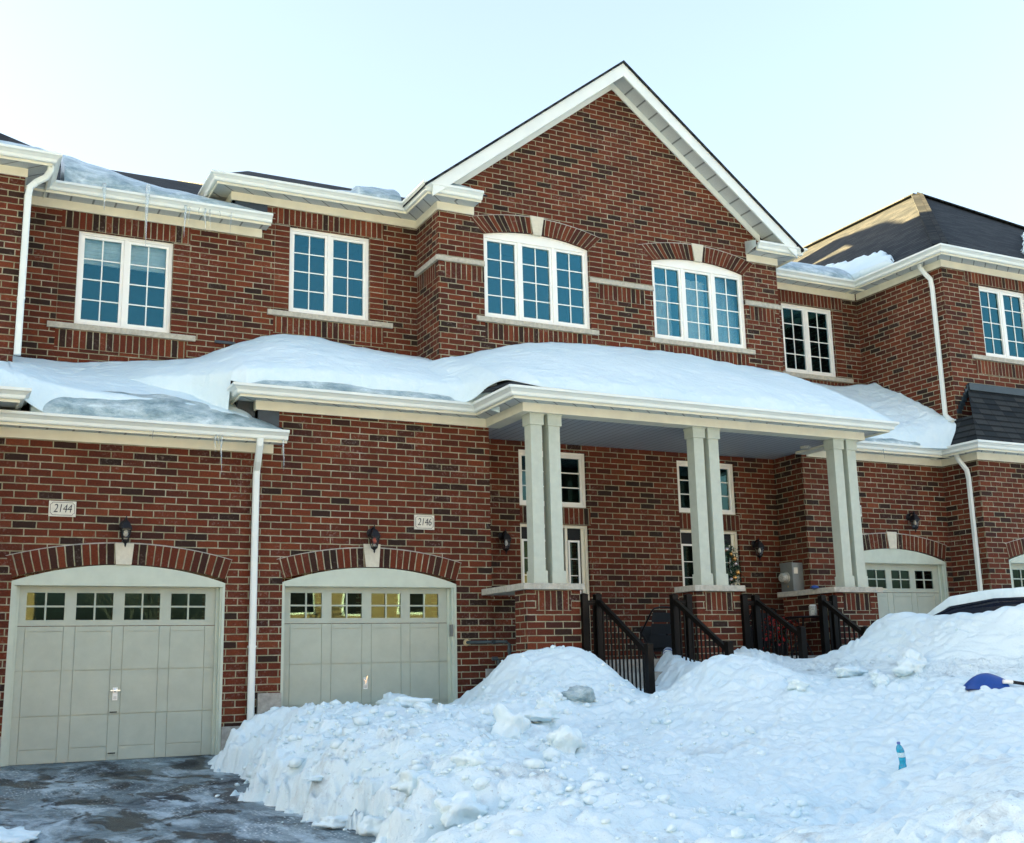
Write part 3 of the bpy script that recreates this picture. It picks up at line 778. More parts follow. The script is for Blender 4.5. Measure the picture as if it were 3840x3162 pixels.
roof(hM, [[(3.33, 16.09, 7.19), (10, 16.09, 7.19), (10, 18.2, 8.28), (4.3, 18.2, 8.28)], [(3.33, 16.09, 7.19), (4.3, 18.2, 8.28), (4.3, 19, 7.9), (3.33, 19, 7.19)], [(4.3, 18.2, 8.28), (10, 18.2, 8.28), (10, 20.5, 7.2), (4.3, 20.5, 7.2)]])
roof(hM, [[(4.5, 19, 8.3), (9.9, 19, 8.3), (9.9, 26, 11.3), (4.5, 26, 11.3)], [(4.5, 26, 11.3), (9.9, 26, 11.3), (9.9, 33, 8), (4.5, 33, 8)]], 'shadow_caster_roof')  # unseen roof behind the gable, added to cast shadow on the right-hand roof
roof(hM, [[(13.2, 16.22, 7.185), (19, 16.22, 7.185), (19, 20.0, 9.1), (13.2, 20.0, 9.1)]], 'rear_roof')
# dark flashing where the higher roof steps over the lower one
mb = MB(); mb.box(3.70, 4.19, F2-.02, F2+.05, 6.55, 6.955); mb.build('step_flashing', 'flash', hM)
mb = MB(); mb.box(3.67, 3.95, A-.02, A+.02, 3.13, 3.333); mb.build('step_flashing', 'flash', hM)
mb = MB(); mb.box(3.42, 3.655, 14.7, 16.6, 2.9, 3.6); mb.build('roof_step_side', 'flash', hM)
# lower eave with porch
eave(hM, [(3.66, 15.9), (3.66, A), (6.985, A), (6.985, 13.45), (13.0, 13.45), (13.0, 14.78)], 3.46, 3.335)
mb = MB(); mb.box(7.0, 12.98, 13.452, 13.66, 3.336, 3.455); mb.box(6.988, 7.19, 13.66, A, 3.336, 3.455); mb.box(12.79, 12.985, 13.66, wall_g3, 3.336, 3.455); mb.build('porch_beam', 'cream', hM)
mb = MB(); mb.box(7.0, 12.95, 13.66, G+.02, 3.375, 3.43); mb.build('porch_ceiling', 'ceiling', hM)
roof(hM, [[(3.33, 14.28, 3.57), (6.60, 14.28, 3.57), (6.60, 16.41, 4.49), (3.33, 16.41, 4.49)], [(6.65, 13.09, 3.58), (13.36, 13.09, 3.58), (13.40, 15.52, 4.60), (7.9, 15.52, 4.60)], [(6.65, 13.09, 3.58), (7.9, 15.52, 4.60), (6.65, 15.52, 3.98)], [(13.36, 13.09, 3.58), (13.36, 14.8, 3.58), (12.9, 15.52, 4.6)], [(3.33, 14.28, 3.57), (3.33, 16.41, 3.57), (4.3, 16.41, 4.2)]], 'porch_roof')
arch_ring(hM, A, (4.04, 6.48, 1.145, .165), (3.965, 6.555, 1.385, .175), (5.13, 5.365, 1.615, 5.165, 5.345, 1.31))
garage_door(hM, 4.085, 6.385, A+.10, -1.0, 1.05, 4.04, 6.48, 1.095, .205, (.645, .97), label='garage door half behind the snow bank with yellowish reflections')
arch_ring(hM, wall_g3, (13.53, 16.005, 1.635, .17), (13.47, 16.06, 1.885, .175), (14.66, 14.885, 2.09, 14.695, 14.86, 1.80))
garage_door(hM, 13.60, 15.90, wall_g3+.10, -.5, 1.57, 13.53, 16.005, 1.595, .205, (1.13, 1.44), label='garage door behind the right porch columns')
mb = MB(); mb.box(6.90, 7.40, A-.02, A+.03, -.9, -.055); mb.build('foundation', 'concrete', hM)
eave(hM, [(13.02, wall_g3), (16.12, wall_g3)], 3.44, 3.31)
roof(hM, [[(13.0, 14.47, 3.545), (16.15, 14.47, 3.545), (16.15, 16.54, 5.0), (13.0, 16.54, 5.0)]], 'garage_roof')

# porch windows and doors
window(hM, 7.955, 9.155, 2.377, 3.25, G+.05, 1, 3, cols=3, glass='gglass')
window(hM, 10.89, 12.07, 2.377, 3.25, G+.05, 1, 3, cols=3, glass='gglass')
soldier(hM, 7.955, 9.20, 2.104, G, .268); soldier(hM, 10.89, 12.11, 2.104, G, .268)
def entrance(x0, x1, split, side, lab, blind):
    y = G+.05; z0, z1 = .03, 2.10
    f = MB(); T = .045
    f.box(x0, x0+T, y, y+.12, z0, z1); f.box(x1-T, x1, y, y+.12, z0, z1); f.box(x0+T, x1-T, y, y+.12, z1-T, z1); f.box(split-.022, split+.022, y+.01, y+.12, z0, z1-T)
    f.box(x1-.10, x1-T, y+.03, y+.11, z0, z1-T-.001)
    f.build('door_frame', 'cream', hM)
    leaves = [(x0+T, split-.022), (split+.022, x1-.10)]
    for i, (a, b) in enumerate(leaves):
        d = MB(); m = .055; ga, gb = a+m, b-m; gz0, gz1 = .55, 1.84
        wall(d, y+.05, rect(a, b, z0, z1-T), [rect(ga, gb, gz0, gz1)], t=.045)
        D = d.build('front_door' if i == side else 'sidelight', 'drdark', hM, label=(lab if i == side else None))
        r = MB(); q = .03
        r.box(ga-q, ga, y+.035, y+.05, gz0-q, gz1+q); r.box(gb, gb+q, y+.035, y+.05, gz0-q, gz1+q); r.box(ga, gb, y+.035, y+.05, gz1, gz1+q); r.box(ga, gb, y+.035, y+.05, gz0-q, gz0)
        for k in range(1, 5): 
            zz = gz0+(gz1-gz0)*k/5; r.box(ga, gb, y+.055, y+.062, zz-.006, zz+.006)
        r.build('glazing_bead', 'pvc', D)
        g = MB(); g.box(ga-.005, gb+.005, y+.066, y+.070, gz0-.005, gz1+.005); g.build('glass_pane', 'gglass', D)
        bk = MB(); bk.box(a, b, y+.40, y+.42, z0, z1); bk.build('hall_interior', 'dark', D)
        if i in blind: wavy(D, 'curtain', ga-.02, (gb if blind[i] == 'yellow' else ga+(gb-ga)*.62), gz0, gz1+.02, y+.12, blind[i], .03, 24, 40)
entrance(7.955, 9.162, 8.785, 0, 'front door behind the left pair of columns', {0: 'yellow', 1: 'curtain'})
entrance(10.89, 12.075, 11.33, 1, 'front door with the ball-decked wreath', {})
# porch floor and steps
mb = MB(); mb.box(7.45, 12.91, 13.60, G, -.25, .03); mb.build('porch_floor', 'concrete', hM)
for a, b in ((8.04, 9.20), (10.68, 11.84)):
    mb = MB()
    for k in range(4): mb.box(a, b, 13.449-.29*(k+1), 13.449-.29*k, -1.05, -.14-.17*k)
    mb.build('porch_steps', 'concrete', hM)
# piers
for x0, x1, back in ((6.94, 7.75, 13.75), (9.625, 10.405, 13.84), (12.17, 13.0, 14.62)):
    mb = MB(); mb.box(x0, x1, 13.42, back, -1.05, .945)
    P_ = mb.build('pier', 'brick', hM)
    mb = MB(); mb.box(x0+.145, x1-.145, 13.416, 13.45, .676, .943, swap=True); mb.build('soldier_course', 'soldier', P_)
stonebox(hM, 'pier_cap', 6.875, 7.79, 13.35, 13.86, .948, 1.03)
mb = MB(); mb.box(6.86, 7.45, 13.862, 14.615, .948, 1.028); mb.build('pier_cap', 'stone', hM)
stonebox(hM, 'pier_cap', 9.565, 10.44, 13.35, 13.86, .948, 1.03)
stonebox(hM, 'pier_cap', 12.10, 13.06, 13.35, 14.0, .948, 1.03)
mb = MB(); mb.box(12.12, 12.92, 14.002, 14.70, .948, 1.028); mb.build('pier_cap', 'stone', hM)
# columns
def column(x0, x1):
    y0, y1 = 13.51, 13.69
    s = MB(); s.box(x0, x1, y0, y1, 1.20, 3.19)
    col = s.build('column', 'column', hM)
    b = MB(); b.box(x0-.012, x1+.022, y0-.014, y1+.014, 1.045, 1.205); b.box(x0-.022, x1+.032, y0-.024, y1+.024, 1.031, 1.045); b.build('base', 'column', col)
    c = MB(); c.box(x0-.018, x1+.022, y0-.02, y1+.02, 3.178, 3.315); c.box(x0-.028, x1+.032, y0-.03, y1+.03, 3.315, 3.335); c.build('capital', 'column', col)
for a, b in ((7.115, 7.288), (7.392, 7.566), (9.795, 9.968), (10.060, 10.235), (12.45, 12.62), (12.715, 12.89)): column(a, b)
# porch ceiling light
mb = MB(); mb.lathe((12.62, 14.35, 3.33), [(.07, 0), (.085, .015), (.085, .044)], 18); mb.build('ceiling_light', 'wicker', hM)

# --- house R (right)
mb = MB()
wall(mb, 14.0, rect(16.15, 24, -.9, 3.44), [archhole(16.655, 19.12, -.899, 1.60, .17)])
wall(mb, 16.1505, rect(14.002, wall_g3+.2, -.9, 3.44), ax='x', t=.24)
mb.build('garage_wall', 'brick', hR)
mb = MB()
wall(mb, 14.35, rect(16.15, 24, 3.5, 7.09), [rect(17.07, 18.34, 5.36, 6.735)])
wall(mb, 16.1505, rect(14.352, F2+.129, 3.5, 7.09), ax='x', t=.24)
mb.build('wall', 'brick', hR)
def sidecurt(W, x0, x1, z0, z1, y):
    wavy(W, 'curtain', x1-.42, x1-.16, z0+.05, z1-.2, y+.12, 'curtain', .04, 16, 30)
window(hR, 17.07, 18.34, 5.36, 6.735, 14.35+.045, 2, 4)
stonebox(hR, 'window_sill', 16.70, 18.7, 14.305, 14.45, 5.27, 5.352)
soldier(hR, 16.72, 18.9, 6.742, 14.35, .22); stack(hR, 16.83, 17.069, 5.353, 6.741, 14.35); soldier(hR, 16.78, 18.6, 5.0, 14.35)
eave(hR, [(16.15, F2+.10), (16.15, 14.35), (24, 14.35)], 7.09, 6.96)
eave(hR, [(16.15, wall_g3), (16.15, 14.0), (24, 14.0)], 3.44, 3.31)
AP = (20.6, 18.8, 10.86)
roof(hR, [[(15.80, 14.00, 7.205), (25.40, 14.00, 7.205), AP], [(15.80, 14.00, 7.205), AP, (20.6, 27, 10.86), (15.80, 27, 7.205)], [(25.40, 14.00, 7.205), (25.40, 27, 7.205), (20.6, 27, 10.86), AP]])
mb = MB()       # hip ridge caps
for p, q in (((15.82, 14.02, 7.235), (20.6, 18.8, 10.875)), ((20.6, 18.8, 10.875), (20.6, 27, 10.875)), ((20.6, 18.8, 10.875), (25.38, 14.02, 7.235))): mb.obox(p, q, .26, .03)
mb.build('ridge_cap', 'shingle', hR)
mb = MB(); mb.tube([(18.55, 22.4, 9.36), (18.95, 22.4, 9.66)], [(-.25, -.03), (.25, -.03), (.25, .11), (-.25, .11)]); mb.build('roof_vent', 'flash', hR)
roof(hR, [[(15.79, 13.64, 3.555), (24, 13.64, 3.555), (24, 14.345, 4.69), (16.49, 14.345, 4.69)], [(15.79, 13.64, 3.555), (16.145, 14.0, 4.10), (16.145, 14.39, 4.10), (15.79, 14.39, 3.555)]], 'garage_roof')
mb = MB()
for k in range(7): mb.box(16.16+.05*k, 16.27+.05*k, 14.325, 14.349, 4.20+.078*k, 4.285+.078*k)
mb.box(16.50, 24, 14.30, 14.348, 4.66, 4.79); mb.build('step_flashing', 'flash', hR)
arch_ring(hR, 14.0, (16.655, 19.12, 1.60, .17), (16.60, 19.18, 1.85, .175), (17.78, 18.0, 2.06, 17.81, 17.97, 1.77))
garage_door(hR, 16.74, 19.04, 14.10, -.5, 1.54, 16.655, 19.12, 1.57, .20, (1.10, 1.42))
downspout(hR, [(16.00, 14.32, 3.47), (16.0, 14.30, 3.38), (16.04, 14.25, 3.27), (16.09, 14.20, 3.15), (16.105, 14.19, 3.0), (16.105, 14.19, -.4)], .06, .085)
downspout(hR, [(16.00, 14.72, 7.14), (16.0, 14.70, 7.04), (16.04, 14.64, 6.90), (16.09, 14.57, 6.78), (16.105, 14.56, 6.6), (16.105, 14.56, 4.22), (16.09, 14.45, 4.10), (16.05, 14.36, 4.06)], .06, .085)

# backs of the houses, so that no sun comes through them
for H_, xa, xb in ((hN, -26, .45), (hL, .46, 3.95), (hM, 3.96, 16.4), (hR, 16.41, 24)):
    mb = MB(); mb.box(xa, xb, 21.6, 21.9, -1.1, 6.9); mb.build('rear_wall', 'brick', H_)
mb = MB(); mb.box(-26.3, -26.002, 14.3, 21.9, -1.1, 6.5); mb.build('end_wall', 'brick', hN)
mb = MB(); mb.box(24.002, 24.3, 14.0, 21.9, -1.1, 7.0); mb.build('end_wall', 'brick', hR)

# ------------------------------------------------------------------ wall lanterns
def lantern():
    t = thing('wall_lantern', (0, 0, 0), 'black wall lantern', 'lantern', 'black wall lanterns')
    b = MB(); b.lathe((0, 0, .10), [(.001, -.01), (.062, -.008), (.062, .012), (.045, .022), (.001, .024)], 18, rot=Matrix.Rotation(R(90), 3, 'X')); b.build('backplate', 'black', t, smooth=True)
    a = MB(); a.pipe([(0, -.01, .11), (0, -.05, .155), (0, -.10, .165), (0, -.135, .13)], .013, 8); a.build('arm', 'black', t, smooth=True)
    c = (0, -.135, 0)
    r = MB(); r.lathe(c, [(.092, .035), (.094, .045), (.070, .085), (.052, .118), (.024, .138), (.012, .15), (.014, .165), (.004, .20)], 4); r.build('roof', 'black', t)
    g = MB()
    for i in range(4):
        an = math.pi/2*i+math.pi/4
        p = Vector((c[0]+.074*math.cos(an)*1.05, c[1]+.074*math.sin(an)*1.05, .038)); q = Vector((c[0]+.042*math.cos(an), c[1]+.042*math.sin(an), -.105))
        g.obox(q, p, .009, .009)
    g.lathe(c, [(.046, -.112), (.052, -.098), (.046, -.092)], 4); g.lathe(c, [(.046, -.112), (.022, -.130), (.010, -.142), (.013, -.152), (.004, -.18)], 8)
    g.build('cage', 'black', t)
    p = MB(); p.lathe(c, [(.041, -.094), (.072, .036)], 4); p.build('lamp_glass', 'lampglass', t)
    u = MB(); u.lathe(c, [(.001, -.055), (.022, -.045), (.03, -.02), (.022, .01), (.012, .028)], 12); u.build('bulb', 'bulb', t, smooth=True)
    return t
L0_ = lantern()
spots = [(2.065, A, 1.665, 'black wall lantern above the garage door of number 2144'), (5.237, A, 1.662, 'black wall lantern with a reddish bulb above the garage door of number 2146'), (7.642, G, 1.785, 'black wall lantern on the porch wall left of the first pair of columns'), (12.38, G, 1.785, 'black wall lantern on the porch wall beside the electric meter'), (15.22, wall_g3, 2.26, 'black wall lantern over the far garage arch, right of the last columns')]
for i, (x, y, z, lb) in enumerate(spots):
    o = L0_ if i == 0 else copy_tree(L0_)
    o.location = (x, y, z); o['label'] = lb
    if i == 1:
        for ch in o.children:
            if ch.name.startswith('bulb'):
                ch.data = ch.data.copy(); ch.data.materials.clear(); ch.data.materials.append(M['redbulb'])

# ------------------------------------------------------------------ house number plaques
def number(parent, txt, x0, x1, z0, z1, y):
    mb = MB(); mb.box(x0, x1, y-.014, y+.01, z0, z1); P_ = mb.build('number_plaque', 'plaque', parent)
    i = .017; c = .022; w = .0022; yy = y-.0165
    X0, X1, Z0, Z1 = x0+i, x1-i, z0+i, z1-i
    pts = []
    for cx, cz, a0 in ((X0, Z0, 90), (X1, Z0, 180), (X1, Z1, 270), (X0, Z1, 0)):
        for k in range(5):
            an = R(a0-90*k/4); pts.append((cx+c*math.cos(an), cz+c*math.sin(an)))
    b = MB()
    for k in range(len(pts)):
        p, q = pts[k], pts[(k+1) % len(pts)]; b.obox((p[0], yy, p[1]), (q[0], yy, q[1]), w*2, .003, up=(0, 1, 0))
    b.build('border_line', 'ink', P_)
    if not txt: return
    cu = bpy.data.curves.new('number_text', 'FONT'); cu.body = txt; cu.size = .128; cu.shear = .18; cu.extrude = .0015; cu.align_x = 'CENTER'; cu.align_y = 'CENTER'; cu.space_character = .94; cu.offset = -.0006
    to = bpy.data.objects.new('tmp', cu); C.objects.link(to)
    dg = bpy.context.evaluated_depsgraph_get(); me = bpy.data.meshes.new_from_object(to.evaluated_get(dg))
    C.objects.unlink(to); bpy.data.objects.remove(to)
    me.transform(Matrix.Rotation(R(90), 4, 'X')); me.transform(Matrix.Diagonal((.86, 1, 1.12, 1)))
    oo = worigin(P_); me.transform(Matrix.Translation(Vector(((x0+x1)/2, y-.017, (z0+z1)/2))-oo))
    me.materials.clear(); me.materials.append(M['ink'])
    o = bpy.data.objects.new('number_text', me); C.objects.link(o); o.parent = P_
number(hL, '2144', 1.192, 1.497, 1.845, 2.03, A)
number(hM, '2146', 5.86, 6.153, 1.836, 2.034, A)
number(hM, '', 13.83, 14.135, 2.335, 2.525, wall_g3)

# garage door handles, tags, slots
def handle(parent, x, z, y, tilt):
    b = MB(); b.lathe((x, y-.012, z), [(.001, -.01), (.02, -.008), (.02, .008), (.001, .012)], 12, rot=Matrix.Rotation(R(90), 3, 'X'))
    d = Vector((math.cos(tilt), 0, math.sin(tilt)))*.055; c = Vector((x, y-.04, z)); b.obox(c-d, c+d, .014, .014); b.obox((x, y, z), (x, y-.04, z), .012, .012)
    H = b.build('door_handle', 'chrome', parent, merge=True)
    t = MB(); t.box(x-.028, x+.03, y-.010, y-.007, z-.115, z+.035); t.build('hang_tag', 'pvc', parent)
    l = MB()
    for k in range(3): l.box(x-.018, x+.02, y-.0125, y-.0103, z-.075-.012*k, z-.071-.012*k)
    l.build('tag_print', 'grey', parent)
def slot(parent, x, z, y):
    b = MB(); b.box(x-.055, x+.055, y-.012, y-.001, z-.018, z+.018); b.build('lift_handle', 'door', parent)
    b = MB(); b.box(x-.042, x+.042, y-.014, y-.0125, z-.007, z+.006); b.build('slot_opening', 'black', parent)
handle(hL, 2.06, -.20, A+.10, 0); slot(hL, 2.05, -.45, A+.10); slot(hL, 2.05, -.92, A+.10)
handle(hM, 5.20, -.16, A+.10, R(75)); slot(hM, 5.20, -.49, A+.10)
mb = MB(); mb.box(6.395, 6.425, A-.0, A+.06, .39, .55); mb.build('door_sensor', 'grey', hM, label='small grey sensor box on the garage jamb')

# ------------------------------------------------------------------ porch railings
def railing(x, sx, yb, ybot, ztop, zbot, lab):
    """upper posts at x and x+sx (level), slope down to (ybot, zbot)"""
    t = thing('porch_railing', (x, yb, -.2), lab, 'railing', 'black metal railings of the porch steps')
    def post(px, py, zt, zb=-.95):
        b = MB(); h = .043; b.box(px-h, px+h, py-h, py+h, zb, zt-.02); b.lathe((px, py, zt-.02), [(.066, 0), (.066, .012), (.02, .03)], 4); b.build('post', 'bronze', t)
    post(x, yb, ztop, -.3); post(x+sx, yb, ztop, -.3); post(x, ybot, zbot, -1.0)
    b = MB(); s = 1 if sx > 0 else -1
    b.box(x+s*.043, x+sx-s*.043, yb-.025, yb+.025, ztop-.115, ztop-.085); b.box(x+s*.043, x+sx-s*.043, yb-.02, yb+.02, ztop-.15, ztop-.117); b.build('short_rail', 'bronze', t)
    b = MB(); dz = (ztop-zbot)
    b.obox((x, yb-.04, ztop-.10), (x, ybot+.04, zbot-.10), .055, .06); b.build('handrail', 'bronze', t)
    b = MB(); b.obox((x, yb-.04, ztop-.10-.92), (x, ybot+.04, zbot-.10-.80), .04, .035); b.build('bottom_rail', 'bronze', t)
    n = int((yb-ybot-.08)/.098)
    for k in range(1, n+1):
        y = yb-.04-(yb-ybot-.08)*k/(n+1); f = (yb-y)/(yb-ybot); zt = ztop-.12+(zbot-ztop)*f; zl = ztop-1.02+((zbot-.90)-(ztop-1.02))*f
        c = MB(); c.box(x-.009, x+.009, y-.009, y+.009, zl, zt); c.build('baluster', 'bronze', t)
    for k in range(2):
        xx = x+sx*(k+1)/3; c = MB(); c.box(xx-.009, xx+.009, yb-.009, yb+.009, -.05, ztop-.12); c.build('baluster', 'bronze', t)
    return t
railing(8.0, -.21, 13.40, 12.21, .895, .215, 'leftmost black step railing, beside the left brick pier and its snow pile')
railing(9.23, .235, 13.40, 12.22, .90, .225, 'black step railing just left of the middle brick pier')
railing(10.645, -.215, 13.40, 12.46, .90, .41, 'black step railing just right of the middle brick pier')
railing(11.88, .215, 13.40, 12.55, .90, .41, 'rightmost black step railing, against the right brick pier')

# ------------------------------------------------------------------ small things at the porch
def chair(x, y, rz, lab):
    t = thing('patio_chair', (x, y, .03), lab, 'patio chair', 'black sling patio chairs')
    def P(a, b, c):
        v = Matrix.Rotation(rz, 3, 'Z') @ Vector((a, b, c)); return (x+v.x, y+v.y, .03+v.z)
    for s in (-1, 1):
        b = MB(); b.pipe([P(s*.25, .16, 0), P(s*.25, .10, .38), P(s*.24, -.16, .70)], .014, 8); b.build('back_leg', 'black', t)
        b = MB(); b.pipe([P(s*.25, -.22, 0), P(s*.25, .02, .30), P(s*.25, .12, .40)], .013, 8); b.build('front_leg', 'black', t)
    b = MB(); b.pipe([P(-.24, -.16, .68)]+[P(.24*math.sin(a), -.17, .70+.05*math.cos(a)) for a in [R(-80+16*i) for i in range(11)]]+[P(.24, -.16, .68)], .012, 8); b.build('top_rail', 'black', t)
    b = MB()
    for z0_, z1_ in ((.16, .34), (.36, .51), (.53, .67)):
        f0, f1 = (z0_-.16)/.5, (z1_-.16)/.5; ya, yb_ = -.06-.10*f0, -.06-.10*f1
        q = [P(-.23, ya, z0_), P(.23, ya, z0_), P(.23, yb_, z1_), P(-.23, yb_, z1_)]; w = [P(-.23, ya+.012, z0_), P(.23, ya+.012, z0_), P(.23, yb_+.012, z1_), P(-.23, yb_+.012, z1_)]
        b.face(q); b.face(w[::-1]); [b.face([q[i], w[i], w[(i+1) % 4], q[(i+1) % 4]]) for i in range(4)]
    b.build('backrest', 'sling', t)
    b = MB(); q = [P(-.23, .02, .12), P(.23, .02, .12), P(.23, .12, .48), P(-.23, .12, .48)]; w = [(a, c, z-.015) for a, c, z in q]
    b.face(q); b.face(w[::-1]); [b.face([q[i], w[i], w[(i+1) % 4], q[(i+1) % 4]]) for i in range(4)]; b.build('seat', 'sling', t)
    return t
chair(9.76, 14.62, R(8), 'black sling patio chair with its back to us behind the middle railing')
c2 = copy_tree(bpy.data.objects['patio_chair']); c2.location = (11.78, 14.80, .03); c2.rotation_euler = (0, 0, R(-6)); c2['label'] = 'dark patio chair in the shade between the right-hand railings'
def table():
    x, y, z = 11.84, 13.84, .60
    t = thing('bistro_table', (x, y, .03), 'small round black bistro table between the right railings', 'table')
    b = MB(); b.lathe((x, y, z), [(.24, -.012), (.25, 0), (.24, .012)], 28); b.build('table_top', 'black', t)
    for k in range(3):
        a = R(30+120*k); b = MB(); b.pipe([(x+.05*math.cos(a), y+.05*math.sin(a), z-.01), (x+.03*math.cos(a), y+.03*math.sin(a), z-.3), (x+.2*math.cos(a), y+.2*math.sin(a), .03)], .011, 8); b.build('leg', 'black', t)
    b = MB(); b.lathe((x, y, .34), [(.034, -.008), (.046, 0), (.034, .008)], 12); b.build('ring', 'black', t)
table()
t = thing('candle_jar', (12.00, 13.75, .612), 'white patterned jar standing on the bistro table', 'jar')
b = MB(); b.lathe((12.00, 13.75, .613), [(.052, 0), (.06, .01), (.06, .145), (.05, .155)], 20); b.build('jar_body', 'wicker', t)
b = MB(); b.lathe((12.00, 13.75, .768), [(.05, 0), (.052, .006), (.044, .014)], 20); b.build('jar_rim', 'pvc', t)
def ico(c, r, sub=2, amp=.0, squash=(1, 1, 1), seed=0):
    bm = bmesh.new(); bmesh.ops.create_icosphere(bm, subdivisions=sub, radius=1)
    rnd = random.Random(seed); ph = [rnd.uniform(0, 6.28) for _ in range(9)]
    for v in bm.verts:
        p = v.co.copy()
        k = 1+amp*(math.sin(p.x*3.1+ph[0])*math.sin(p.y*2.7+ph[1])+.6*math.sin(p.z*5.3+ph[2]+p.x*2)+.35*math.sin(p.x*9+ph[3])*math.cos(p.y*8+ph[4]))
        v.co = Vector((p.x*squash[0], p.y*squash[1], p.z*squash[2]))*k*r+Vector(c)
    vs = [v.co.copy() for v in bm.verts]; fs = [[v.index for v in f.verts] for f in bm.faces]; bm.free(); return vs, fs
def ico_obj(name, items, mats, parent=None, smooth=True, o0=None):
    V = []; F = []; mi = []
    o0 = o0 if o0 is not None else (worigin(parent) if parent is not None else Vector((0, 0, 0)))
    for (vs, fs, m) in items:
        n = len(V); V += [v-o0 for v in vs]; F += [[i+n for i in f] for f in fs]; mi += [m]*len(fs)
    me = bpy.data.meshes.new(name); me.from_pydata(V, [], F)
    for mm in mats: me.materials.append(M[mm])
    me.polygons.foreach_set('material_index', mi); me.polygons.foreach_set('use_smooth', [smooth]*len(F)); me.update()
    o = bpy.data.objects.new(name, me); C.objects.link(o)
    if parent is not None: o.parent = parent
    else: o.location = o0
    return o
vs, fs = ico((9.71, 14.3, .11), .085, 4)
tag(ico_obj('ball', [(vs, fs, 0)], ['ballmat'], None, True, Vector((9.71, 14.3, .11))), 'blue and white striped ball on the snowy porch behind the middle railing', 'ball')
# wreath on the right-hand front door
W_ = thing('door_wreath', (11.70, 15.50, 1.52), 'green wreath with gold and silver balls hanging on the right front door', 'wreath')
rnd = random.Random(5); mb = MB()
for i in range(900):
    a = rnd.uniform(0, 2*math.pi); rr = .215+rnd.gauss(0, .045); c = Vector((11.70+rr*math.cos(a), 15.50-rnd.uniform(0, .07), 1.52+rr*1.25*math.sin(a)))
    d = Vector((rnd.gauss(0, 1), rnd.gauss(0, .7), rnd.gauss(0, 1)-.4)).normalized()*rnd.uniform(.04, .10); s = d.cross(Vector((rnd.gauss(0, 1), 1, rnd.gauss(0, 1)))).normalized()*.010
    mb.face([c-s, c+s, c+d+s*.3, c+d-s*.3])
mb.build('greenery', 'leaf', W_)['kind'] = 'stuff'
for i in range(11):
    a = -1.1+i*.42+rnd.uniform(-.1, .1); rr = .20+rnd.uniform(-.03, .04); vs, fs = ico((11.70+rr*math.cos(a), 15.42, 1.50+rr*1.25*math.sin(a)), rnd.uniform(.030, .045), 2)
    ico_obj('bauble', [(vs, fs, 0)], ['gold' if i % 3 else 'silver'], W_)
# red poinsettias in a pot
PT = thing('potted_plant', (11.60, 14.1, .03), 'red flowering plant with green leaves behind the second railing from the right', 'plant')
mb = MB(); mb.lathe((11.60, 14.1, .04), [(.10, 0), (.14, .2), (.15, .2), (.13, .19)], 18); mb.build('pot', 'black', PT)
for nm, mat, n, sz, zr in (('petals', 'red', 330, .06, (.16, .62)), ('leaves', 'leaf', 160, .055, (.14, .56))):
    mb = MB()
    for i in range(n):
        a = rnd.uniform(0, 6.28); r_ = abs(rnd.gauss(0, .17)); c = Vector((11.60+r_*math.cos(a)*1.35, 14.1+r_*math.sin(a)*.7, rnd.uniform(*zr)))
        d = Vector((rnd.gauss(0, 1), rnd.gauss(0, 1), rnd.gauss(0, .6))).normalized()*sz; s = d.cross(Vector((rnd.gauss(0, 1), rnd.gauss(0, 1), 1))).normalized()*sz*.35
        mb.face([c, c+d*.5+s, c+d, c+d*.5-s])
    mb.build(nm, mat, PT)['kind'] = 'stuff'
mb = MB(); mb.pipe([(11.60, 14.1, .05), (11.62, 14.1, .45)], .01, 6); mb.build('stem', 'leaf', PT)
# electric meter on the brick return
EM = thing('electric_meter', (12.80, 15.13, 1.3), 'grey electric meter box with round glass dial on the porch side wall', 'meter')
mb = MB(); mb.box(12.69, 12.915, 14.97, 15.27, 1.08, 1.54); mb.box(12.685, 12.69, 14.96, 15.28, 1.50, 1.55); mb.build('meter_box', 'grey', EM)
mb = MB(); mb.lathe((12.69, 15.12, 1.30), [(.088, 0), (.088, .03), (.075, .035), (.075, .11), (.06, .125), (.001, .128)], 24, rot=Matrix.Rotation(R(-90), 3, 'Y')); mb.build('meter_dial', 'wicker', EM)
mb = MB(); mb.pipe([(12.80, 15.12, 1.09), (12.80, 15.12, .86)], .02, 10); mb.box(12.745, 12.85, 15.07, 15.16, .62, .86); mb.pipe([(12.80, 15.12, .62), (12.80, 15.12, .05)], .02, 10); mb.build('conduit', 'grey', EM)
mb = MB(); mb.box(12.72, 12.80, 14.964, 14.97, 1.36, 1.46); mb.build('sticker', 'plaque', EM)
mb = MB(); mb.box(12.683, 12.69, 15.09, 15.11, 1.14, 1.17); mb.build('seal_tag', 'brass', EM)
# blue glove on the cap stone
vs, fs = ico((12.06, 13.75, 1.045), .07, 3, .25, (1.1, .7, .35), 4)
tag(ico_obj('blue_glove', [(vs, fs, 0)], ['bluep'], None, True, Vector((12.06, 13.75, 1.03))), 'small crumpled blue glove left on the right pier cap', 'glove')
